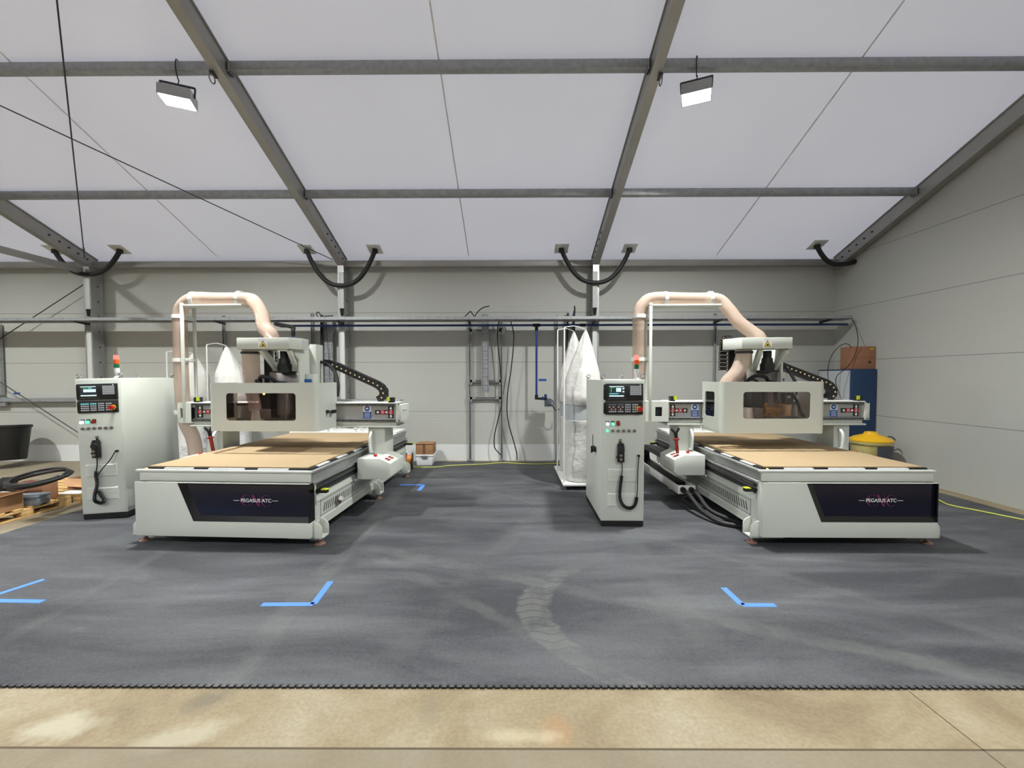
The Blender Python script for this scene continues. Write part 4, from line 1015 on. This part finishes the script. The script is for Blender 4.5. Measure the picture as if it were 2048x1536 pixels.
def cord(name, label, pts, r, m, cat='cable', group=None, n=8, k=8):
    return tag(MB().tube(smooth(pts, k), r, n).build(name, m), label, cat, group)
A = lambda pts, Y: [at(x, y, Y) for x, y in pts]
cord('hanging_cable', 'thin black cable hanging from the tray in front of the strut frame upright', A([(996, 640), (999, 643), (996, 650), (995, 680), (999, 720), (1002, 760), (1003, 800), (1002, 815), (996, 840), (989, 870), (989, 893), (994, 902), (1002, 910)], 8.6), .011, 'rubber')
cord('hanging_cable', 'thin black cable hanging from the tray to the floor, clear of the strut frame', A([(1020, 640), (1022, 645), (1027, 665), (1027, 690), (1022, 740), (1016, 780), (1014, 820), (1018, 850), (1028, 885), (1033, 905), (1034, 920)], 8.6), .011, 'rubber')
cord('loose_cable', 'short black cable tail sticking up out of the tray above the strut frame', A([(928, 634), (935, 628), (941, 623), (945, 628), (950, 634), (951, 630), (957, 622), (967, 615), (979, 612)], 8.42), .010, 'rubber')
cord('loose_cable', 'hooked black cable end curling over the tray near the column', A([(636, 634), (633, 629), (634, 625), (638, 625), (641, 630), (644, 633), (660, 632), (664, 632)], 8.42), .010, 'rubber')
cord('hanging_cable', 'thick black cable dropping beside the perforated tray near the column', A([(643, 630), (643, 700), (644, 764), (646, 850)], 8.60), .026, 'rubber')
cord('hanging_wire', 'thin dark wire straying over the perforated tray near the column', A([(648, 640), (653, 665), (657, 710), (659, 760)], 8.6), .005, 'rubber')
cord('hanging_wire', 'thin green wire slanting from the tray down behind the column foot', A([(677, 645), (672, 660), (664, 690), (666, 720)], 8.49), .005, 'dark')
cord('hanging_cable', 'black cable dropping behind the white bags, nearer the single strut', A([(1136, 626), (1135, 660), (1134, 700), (1133, 780)], 8.6), .018, 'rubber')
cord('hanging_cable', 'black cable with a peak above the tray, behind the white bags', A([(1149, 612), (1149.5, 622), (1148, 640), (1147, 700), (1146, 780)], 8.6), .014, 'rubber')
# white trunking with two black glands on the columns
for px, lb in ((181, 'white cable trunking on the column behind the pallets'), (685.5, 'white cable trunking on the column behind the long chain'), (1189, 'white cable trunking on the column behind the white bags')):
    x = at(px, 700, 8.44).x; t = thing('cable_trunking', lb, 'cable trunking', (x, 8.444, 0))
    MB().box(-.045, .045, -.03, 0.004, px2z(617, 8.49), px2z(545, 8.49)).build('trunking_body', 'trunk', t, bevel=.004)
    MB().box(-.045, .045, -.03, 0.004, .4, px2z(660, 8.49)).build('trunking_body', 'trunk', t, bevel=.004)
    for sx in (-1, 1): MB().cyl((sx * .022, -.02, px2z(617, 8.49)), (sx * .012, -.02, px2z(631, 8.49)), .02, 10, r2=.012).build('cable_gland', 'black', t)

# black hoses looping round the rafter feet between two roof plates
def loop(label, pa, low, pb, Y, plates=(True, True)):
    t = thing('roof_hose', label, 'roof hose', (0, 0, 0), 0, 'black hoses looped under the eaves')
    a, b = at(*pa, Y), at(*pb, Y); zl = px2z(low, Y)
    a.z = zf(Y) - .004
    if plates[1]: b.z = zf(Y) - .004
    m_ = (a + b) / 2; w = (b.x - a.x) / 2; P = []
    for k in range(25):
        u = -1 + 2 * k / 24; top = a.z if u < 0 else b.z
        P.append(Vector((m_.x + w * (abs(u) ** .92) * (1 if u > 0 else -1), Y + (.0 if plates[1] else 0), zl + (top - .03 - zl) * (abs(u) ** 2.3))))
    P = [a] + P + ([b] if plates[1] else [])
    MB().tube(P, .042, 14).build('hose_tube', 'rubber', t)
    for c, on in ((a, plates[0]), (b, plates[1])):
        if not on: continue
        s = MB(); h = .13
        s.add([(c.x + dx * h, c.y + dy * h, zf(c.y + dy * h) - d - .002) for d in (0, .008) for dx, dy in ((-1, -1), (1, -1), (1, 1), (-1, 1))], [(0, 1, 2, 3), (7, 6, 5, 4), (0, 4, 5, 1), (1, 5, 6, 2), (2, 6, 7, 3), (3, 7, 4, 0)])
        p = s.build('roof_plate', 'white_metal', t)
        MB().cyl((c.x, c.y, c.z), (c.x, c.y, c.z - .07), .052, 14).build('hose_collar', 'rubber', t)
loop('black roof hose looping past the column behind the pallets', (110, 513), 546, (240, 515), 8.36)
loop('black roof hose looping past the column that holds the bracing cable', (614, 513), 570, (750, 513), 8.38)
loop('black roof hose looping past the column behind the white filter bags', (1123, 511), 566, (1259, 511), 8.38)
loop('black roof hose running from its plate into the gable wall', (1634, 508), 531, (1722, 514), 8.3, (True, False))

# blue compressed air line
YP = 8.415; t = thing('air_line', 'blue compressed-air pipe along the back wall with a drop to its outlet valve', 'air pipe', (0, 0, 0))
zp = px2z(650.6, YP); xl, xr = at(567, 648, YP).x, at(1695, 648, YP).x
MB().cyl((xl, YP, zp), (xr, YP, zp), .021, 12).build('main_pipe', 'bluepipe', t)
xd = at(1073, 700, YP).x; zb = px2z(797, YP)
MB().cyl((xd, YP, zp), (xd, YP, zb), .021, 12).build('drop_pipe', 'bluepipe', t)
for c in ((xd - .07, xd + .07, zp), ): MB().cyl((c[0], YP, zp), (c[1], YP, zp), .032, 12).cyl((xd, YP, zp), (xd, YP, zp - .1), .032, 12).build('tee_fitting', 'black', t)
MB().cyl((at(1160, 648, YP).x, YP, zp), (at(1171, 648, YP).x, YP, zp), .03, 12).build('coupling', 'black', t)
MB().cyl((xd, YP, zb + .07), (xd, YP, zb - .02), .032, 12).cyl((xd, YP, zb), (xd + .2, YP, zb - .01), .024, 12).build('elbow_fitting', 'black', t)
MB().cyl((xd + .10, YP, zb), (xd + .14, YP, zb), .034, 12).box(xd + .15, xd + .2, YP - .02, YP + .02, zb, zb + .08).build('shut_off_valve', 'bluepipe', t)
MB().box(xd + .16, xd + .30, YP - .01, YP + .10, zb - .16, zb - .02).tube(smooth([(xd + .2, YP, zb), (xd + .3, YP, zb - .03), (xd + .32, YP, zb - .12), (xd + .22, YP - .02, zb - .12)], 6), .008, 8, 1).build('air_filter', ['grey_box', 'dark'], t)
MB().tube(smooth([(xd + .3, YP, zb - .12), (xd + .36, YP, zb - .22), (xd + .45, YP, zb - .2), (xd + .47, YP, zb - .1)], 6), .009, 8).build('air_tube', 'rubber', t)
e1 = Vector((at(586, 655, 7.75).x, 7.75, px2z(659, 7.75)))
MB().cyl((xl - .05, YP, zp), (xl + .08, YP, zp), .034, 12).tube(smooth([(xl - .03, YP, zp), (xl + .02, 8.1, zp - .0), (e1.x - .05, 7.82, e1.z + .06), (e1.x, 7.75, e1.z), (e1.x, 7.75, e1.z - .1)], 6), .034, 10).build('elbow_fitting', 'black', t)
MB().cyl((e1.x, 7.75, e1.z - .08), (e1.x, 7.75, .9), .02, 12).build('drop_pipe', 'bluepipe', t)

# bracing
def cable(label, a, b, r=.007, buckle=None):
    s = MB().tube([a, b], r, 8)
    t = s.build('bracing_cable', 'dark'); tag(t, label, 'bracing cable', 'steel bracing cables')
    if buckle:
        d = (Vector(b) - Vector(a)).normalized(); p = Vector(a) + d * buckle
        MB().cyl(p, p + d * .16, .018, 8).ring((p.x, p.y, p.z), .03, .007, 'x', 14, 6).build('turnbuckle', 'steel', t)
r3 = lambda x, y, dz=.1: (x, y, zf(y) - dz)
cable('thin steel roof cable from the hose-looped column up across the lit bay', r3(-3.375, 8.32, .24), r3(-8.13, 3.35, .24), .008, .45)
cable('thin steel roof cable rising from the column behind the pallets', r3(-8.15, 8.36, .17), r3(-3.36, 3.2, .17), .008, .25)
cable('thin wall cable slanting down from the column top behind the black bin', at(172, 566, 8.62), at(-250, 840, 8.62), .009)
cable('thin wall cable slanting down to the column foot above the black bin', at(-60, 725, 8.40), at(156, 865, 8.40), .009, 3.0)
tb = at(165, 541, 8.40); s = MB().bar((tb.x, 8.40, tb.z), (tb.x, 2.0, tb.z + .06), .045, .11)
tag(s.build('tie_bar', 'alu_dull'), 'flat aluminium tie bar leaving the column head at eaves height', 'tie bar')
s = MB().bar(at(-120, 801, 8.68), at(158, 799, 8.68), .05, .07)
tag(s.build('wall_rail', 'galv'), 'short grey wall rail behind the cabinet, level with its knobs', 'rail')
p0 = at(-4, 640, 8.70); s = MB().box(p0.x - .10, p0.x + .03, 8.68, 8.74, px2z(790, 8.7, 0), px2z(648, 8.7, 0)); s.box(p0.x - .12, p0.x + .10, 8.68, 8.74, px2z(812, 8.7, 0), px2z(795, 8.7, 0))
tag(s.build('cable_ladder', 'galv'), 'dark upright cable ladder at the photo edge above the black bin', 'cable ladder')
for x in (-3.3, 1.65):                          # small shackles under the rafters
    yy = 5.0 if x < 0 else 5.05; t = thing('shackle', 'steel shackle clamped under the rafter, %s' % ('near the bracing cables' if x < 0 else 'between the two unbraced bays'), 'shackle', (x + .04 * (-1 if x < 0 else 1), yy, zf(yy) - .285), 0, 'rafter shackles')
    MB().box(-.02, .02, -.05, .05, .0, .03).build('clamp', 'dark', t); MB().ring((0, -.03, -.05), .05, .007, 'x', 16, 6).build('bow', 'steel', t)

# tapes on the wall
for (px, py, w, lb) in ((1085, 760, 16, 'dark blue tape strip on the back wall beside the air drop pipe'), (34, 787, 13, 'dark blue tape strip on the back wall over the black bin')):
    p = at(px, py, YB); tag(MB().box(p.x - w * .005, p.x + w * .005, YB - .0035, YB - .001, p.z - .022, p.z + .022).build('tape_strip', 'bluetape2'), lb, 'tape')

# floor tape corners
def tape(label, pts, w=.05):
    s = MB()
    for a, b in zip(pts, pts[1:]):
        a, b = fl(*a, .012), fl(*b, .012); d = (b - a).normalized() ; nn = Vector((-d.y, d.x, 0)) * w / 2
        s.add([a - nn + Vector((0, 0, .0006 + .0004 * len(s.f) / 6)), b - nn + Vector((0, 0, .0006)), b + nn + Vector((0, 0, .0006)), a + nn + Vector((0, 0, .0006))] + [a - nn + Vector((0, 0, .0018)), b - nn + Vector((0, 0, .0018)), b + nn + Vector((0, 0, .0018)), a + nn + Vector((0, 0, .0018))], [(0, 1, 2, 3), (7, 6, 5, 4), (0, 4, 5, 1), (1, 5, 6, 2), (2, 6, 7, 3), (3, 7, 4, 0)])
    tag(s.build('tape_corner', 'bluetape'), label, 'floor tape', 'blue tape corner marks')
tape('blue tape corner on the mat in front of the router nearer the black bin', [(524, 1209), (627, 1208.5), (661, 1163)])
tape('blue tape corner on the mat in front of the router nearer the yellow bin', [(1551, 1210.5), (1484, 1210), (1447, 1175.5)])
tape('blue tape corner on the mat cut by the photo edge', [(86, 1203), (-42, 1201), (88, 1159)])
tape('small blue tape corner on the mat behind the router, towards the back wall', [(800, 969.5), (847, 970), (838, 981)], .06)

cord('extension_cord', 'yellow green cord snaking over the mat along the back wall', [fl(x, y, .02) for x, y in ((790, 930), (830, 934), (875, 934), (900, 931), (960, 928.5), (1005, 925.5), (1040, 927), (1080, 928), (1113, 926.5), (1150, 927))], .009, 'cord_yellow')
cord('extension_cord', 'yellow green cord on the mat beside the router nearer the gable wall', [fl(x, y, .022) for x, y in ((1840, 985), (1875, 999), (1900, 1010), (1960, 1022), (2030, 1036), (2090, 1048))], .009, 'cord_yellow')

# things at the foot of the back wall
p = fl(849, 931, .012)
t = thing('storage_box', 'white lidded plastic storage box on the mat below a cardboard box', 'storage box', (p.x, p.y, .0125))
MB().prism([(-.145, 0), (.145, 0), (.165, .17), (-.165, .17)], 0, .42, 'y').build('tub', 'white_plastic', t, bevel=.012)
MB().box(-.175, .175, -.012, .432, .17, .205).build('lid', 'white_plastic', t, bevel=.01)
MB().box(-.06, .06, -.03, -.012, .15, .19).build('clip', 'grey_box', t)
p2 = (p.x - .005, p.y + .02)
t = thing('cardboard_box', 'brown cardboard box standing on the white plastic storage box', 'cardboard box', (p2[0], p2[1], .2185))
MB().box(-.165, .16, 0, .36, 0, .20).build('carton', 'card', t, bevel=.004)
MB().box(-.03, .02, -.002, .36, .0, .2025).build('parcel_tape', 'tape_brown', t)
MB().box(-.165, .16, -.012, .17, .2025, .206).build('flap', 'card', t)
p = at(822, 905, 7.9)
t = thing('cable_spool', 'black spool of orange cable beside the white storage box', 'cable spool', (p.x - .03, 7.9, .0125), radians(8))
for x in (-.055, .055): MB().lathe([(.03, -.008), (.15, -.008), (.15, .008), (.03, .008)], (x, 0, .15), 28, axis='x').build('flange', 'black', t)
MB().lathe([(.04, -.05), (.115, -.05), (.115, .05), (.04, .05)], (0, 0, .15), 28, axis='x').build('wound_cable', 'orange', t)

# ---- corner by the gable wall
t = thing('steel_cupboard', 'tall blue steel cupboard with grey door in the corner under a box', 'cupboard', (6.02, 7.72, 0))
H = px2z(738, 7.72, 1730)
MB().box(0, .44, 0, .84, .0125, H).build('cupboard_body', 'blue_cab', t, bevel=.005)
d = MB().box(-.014, 0, .035, .81, .06, H - .025).build('door', 'grey_door', t, bevel=.003)
MB().box(-.03, -.014, .08, .11, .95, 1.12).build('handle', 'dark', d)
t = thing('cardboard_box', 'brown cardboard box on top of the blue steel cupboard', 'cardboard box', (6.07, 7.77, H + .001))
MB().box(0, .40, 0, .30, 0, .40).build('carton', 'card2', t, bevel=.004)
MB().box(-.001, .401, -.0015, .301, .20, .206).build('flap_seam', 'tape_brown', t)
MB().cyl((.30, .0, .12), (.30, -.003, .12), .022, 14).build('hand_hole', 'black', t)
MB().box(.30, .36, -.003, 0, .345, .365).build('sticker', 'yellow', t)
cord('thin_cable', 'thin dark cable sagging from the tray end past the box to the cupboard door', [at(1705, 640, 8.2), at(1712, 655, 8.1), at(1716, 680, 7.7), at(1712, 705, 7.74), at(1702, 725, 7.72), at(1690, 738, 7.70), at(1674, 752, 7.66), at(1672, 768, 7.62), at(1678, 786, 7.4), at(1683, 800, 6.9)], .006, 'rubber')
cord('thin_cable', 'thin dark cable arching up from behind the box on the cupboard', [at(1703, 695, 7.80), at(1697, 689, 7.76), at(1688, 688, 7.72), at(1676, 695, 7.7), at(1664, 710, 7.68), at(1657, 730, 7.65), at(1656, 755, 7.6), at(1661, 780, 7.3), at(1667, 800, 6.9)], .006, 'rubber')
t = thing('waste_bin', 'yellow-lidded round bin with dark printed label and plastic liner, beside the cupboard', 'bin', (5.95, 7.2, 0))
MB().lathe([(.21, .0125), (.225, .03), (.275, .60), (.285, .62)], (0, 0, 0), 36).build('bin_body', 'bin_pale', t, ang=50)
fr = lambda a, i, h: 1 + .03 * sin(17 * a + 3 * sin(5 * a)) * (1 if h < .56 else .3)
MB().lathe([(.280, .57), (.292, .60), (.298, .628), (.288, .634)], (0, 0, 0), 72, fr=fr).build('plastic_liner', 'liner', t, ang=70)
MB().lathe([(.30, .63), (.302, .65), (.28, .665), (.22, .70), (.10, .74), (.085, .775), (.05, .785), (1e-5, .785)], (0, 0, 0), 36).build('lid', 'bin_yellow', t, ang=50)
MB().tube(smooth([(.27, -.09, .62), (.31, -.1, .66), (.31, -.02, .70), (.29, .06, .66), (.27, .07, .62)], 5), .01, 8).build('handle', 'dark', t)
vs, fs = [], []
for k in range(9):
    a = radians(-112 + 8 * k)
    for z, rr_ in ((.33, .254 + .001), (.57, .275 + .003)): vs.append(((rr_ + .02) * cos(a), (rr_ + .02) * sin(a), z))
for k in range(8): fs.append((2 * k, 2 * k + 2, 2 * k + 3, 2 * k + 1))
MB().add(vs, fs).build('printed_label', 'label_dark', t, solid=.002)

# ---- corner by the pallets
t = thing('plastic_tub', 'black round plastic tub with moulded handles by the back wall', 'tub', (-9.70, 8.40, 0))
MB().lathe([(1e-5, .02), (.255, .001), (.262, .02), (.315, .60), (.335, .61), (.335, .655), (.315, .66), (.30, .62), (.25, .05), (1e-5, .045)], (0, 0, 0), 40).build('tub_body', 'black', t, ang=50)
for a in (-.5, pi - .5):
    q = [(.33 * cos(a - .3), .33 * sin(a - .3), .60), (.40 * cos(a - .22), .40 * sin(a - .22), .60), (.42 * cos(a), .42 * sin(a), .60), (.40 * cos(a + .22), .40 * sin(a + .22), .60), (.33 * cos(a + .3), .33 * sin(a + .3), .60)]
    MB().tube(smooth(q, 5), .014, 8).build('handle', 'black', t)
a = radians(-62); MB().box(-.04, .04, -.003, .003, -.02, .02).build('label', 'white_ink', t)
lb_ = t.children[-1]; lb_.location = (.277 * cos(a), .277 * sin(a), .14); lb_.rotation_euler = (radians(-5), 0, a + pi / 2)

def pallet(label, loc, w, d):
    t = thing('pallet', label, 'pallet', loc, 0, 'softwood pallets')
    for k in range(6):
        y = (d - .10) * k / 5
        MB().box(-w, 0, y, y + .10, .10, .122).build('deck_board', 'wood', t, bevel=.003)
    for x in (-w + .0, -w / 2 - .05, -.10):
        MB().box(x, x + .10, 0, d, .078, .10).build('stringer_board', 'wood', t, bevel=.002)
        for y in (0, d / 2 - .07, d - .14):
            MB().box(x, x + .10, y, y + .14, .021, .078).build('block', 'wood', t, bevel=.002)
        MB().box(x, x + .10, 0, d, 0.0005, .021).build('bottom_board', 'wood', t, bevel=.002)
    return t
pallet('pine pallet loaded with cable coil and grey box, nearer the camera', (-5.90, 4.70, 0), 1.2, 1.05)
pallet('pine pallet behind the loaded one, an open cardboard box on it', (-5.85, 5.82, 0), 1.2, .95)
def open_box(label, loc, rz, w, d, h, flaps=True, name='cardboard_box', m='card'):
    t = thing(name, label, 'cardboard box', loc, rz)
    e = .006; s = MB().box(-w, w, -d, d, 0, e).box(-w, w, -d, -d + e, e, h).box(-w, w, d - e, d, e, h).box(-w, -w + e, -d + e, d - e, e, h).box(w - e, w, -d + e, d - e, e, h)
    s.build('carton', m, t)
    if flaps:
        MB().add([(-w, -d, h), (w, -d, h), (w * .9, -d - .07, h - .10), (-w * .9, -d - .08, h - .09)], [(0, 1, 2, 3)]).build('flap', 'card_in', t, solid=.005)
        MB().add([(w, -d, h), (w, d, h), (w + .07, d * .9, h + .03), (w + .06, -d * .9, h + .02)], [(0, 1, 2, 3)]).build('flap', 'card_in', t, solid=.005)
    return t
open_box('open cardboard box on the near pallet in front of the cable coil', (-6.22, 4.99, .1225), radians(4), .30, .20, .19)
open_box('open low cardboard box on the further pallet beside the cabinet', (-6.08, 6.22, .1225), radians(-6), .19, .16, .15)
t = thing('cardboard_box', 'closed cardboard box inside the ring of the black cable coil', 'cardboard box', (-6.16, 5.58, .1225), radians(-5))
MB().box(-.2, .17, -.08, .10, 0, .225).build('carton', 'card2', t, bevel=.004); MB().box(-.2, .17, -.02, .03, .2255, .227).build('parcel_tape', 'dkred', t)
t = thing('junction_box', 'grey metal junction box lying on the near pallet edge', 'junction box', (-5.995, 5.345, .1225), radians(12))
MB().box(-.15, .13, -.09, .11, 0, .09).build('box_body', 'grey_box', t, bevel=.006); MB().box(-.155, .135, -.095, .115, .09, .12).build('lid', 'grey_box', t, bevel=.008)
MB().cyl((.0, -.11, .055), (0, -.125, .055), .017, 12).build('cable_entry', 'chrome', t)
s = MB(); q = []                               # coil of cable leaning over the boxes
for k in range(7 * 40):
    a = 2 * pi * k / 40; n_ = k // 40
    R_ = .315 + .018 * (n_ % 3) - .01 * (n_ // 3) + .008 * sin(a * 1.7); q.append(Vector((R_ * cos(a) * 1.05, R_ * sin(a) * .72, .02 * (n_ // 3) + .016 * sin(a + n_))))
M4 = Matrix.Translation((-6.04, 5.50, .405)) @ Matrix.Rotation(radians(13), 4, 'X') @ Matrix.Rotation(radians(-5), 4, 'Y')
s.tube([M4 @ v for v in q], .013, 8)
tag(s.build('cable_coil', 'rubber'), 'coil of black cable leaning over the boxes on the near pallet', 'cable coil')
t = thing('cable_reel', 'black ribbed reel on the pallet at the photo edge', 'reel', (-6.58, 5.60, .1225), radians(25))
MB().lathe([(.05, -.05), (.13, -.05), (.14, -.04), (.12, -.02), (.14, 0), (.12, .02), (.14, .04), (.13, .05), (.05, .05)], (0, 0, .142), 28, axis='x').build('reel_body', 'rubber', t)
t = tag(MB().box(-.14, .14, -.11, .11, 0, .004).build('paper_sheet', 'paper'), 'white paper sheet lying on the further pallet by the open box', 'paper'); t.location = (-6.02, 5.93, .1225)
for (x, y, rz, lb) in ((-6.06, 6.24, 20, 'long thin grey bracket sticking out of the open box on the further pallet'), (-6.1, 6.26, 34, 'second thin steel bracket lying across the open box')):
    t = tag(MB().bar((0, 0, 0), (.42, .05, .16), .03, .008).build('steel_bracket', 'steel'), lb, 'bracket'); t.location = (x - .12, y - .1, .24 if rz == 20 else .26); t.rotation_euler = (0, 0, radians(rz))

# tongs with red handles hung by the gantry legs
def tongs(label, x, y, z, lean):
    t = thing('collet_spanner', label, 'spanner', (x, y, z), 0, 'red handled spanners by the gantry legs'); t.rotation_euler = (0, lean, 0)
    MB().box(-.018, .018, -.012, .012, 0, .20).box(-.035, .035, -.014, .014, .17, .19).build('grip', 'dkred', t, bevel=.004)
    MB().prism([(-.018, .20), (.018, .20), (.022, .26), (.055, .30), (.05, .33), (.02, .30), (0, .275), (-.02, .30), (-.05, .33), (-.055, .30), (-.022, .26)], -.009, .009, 'y').build('jaw', 'black', t, bevel=.002)
p = at(419, 902, 5.35); tongs('red handled black fork spanner beside the gantry leg in front of silvery sacks', -3.708, 5.37, .772, radians(-10))
p = at(1355, 912, 5.52); tongs('red handled spanner standing on the control box beside the cabinet aisle', p.x, 5.52, .7205, radians(-6))

# crumpled clear bag among the boxes on the near pallet
s = MB(); rr = random.Random(3); nz = [[rr.uniform(.72, 1.2) for j in range(18)] for i in range(7)]
s.lathe([(.06, 0), (.15, .02), (.17, .07), (.15, .13), (.10, .17), (.05, .19), (1e-5, .2)], (0, 0, 0), 18, fr=lambda a, i, h: nz[i][int(round(a / (2 * pi) * 18)) % 18])
t = tag(s.build('plastic_bag', 'foil'), 'crumpled pale plastic bag lying behind the open box on the near pallet', 'bag'); t.location = (-6.36, 5.36, .1226); t.scale = (.62, .62, .8)
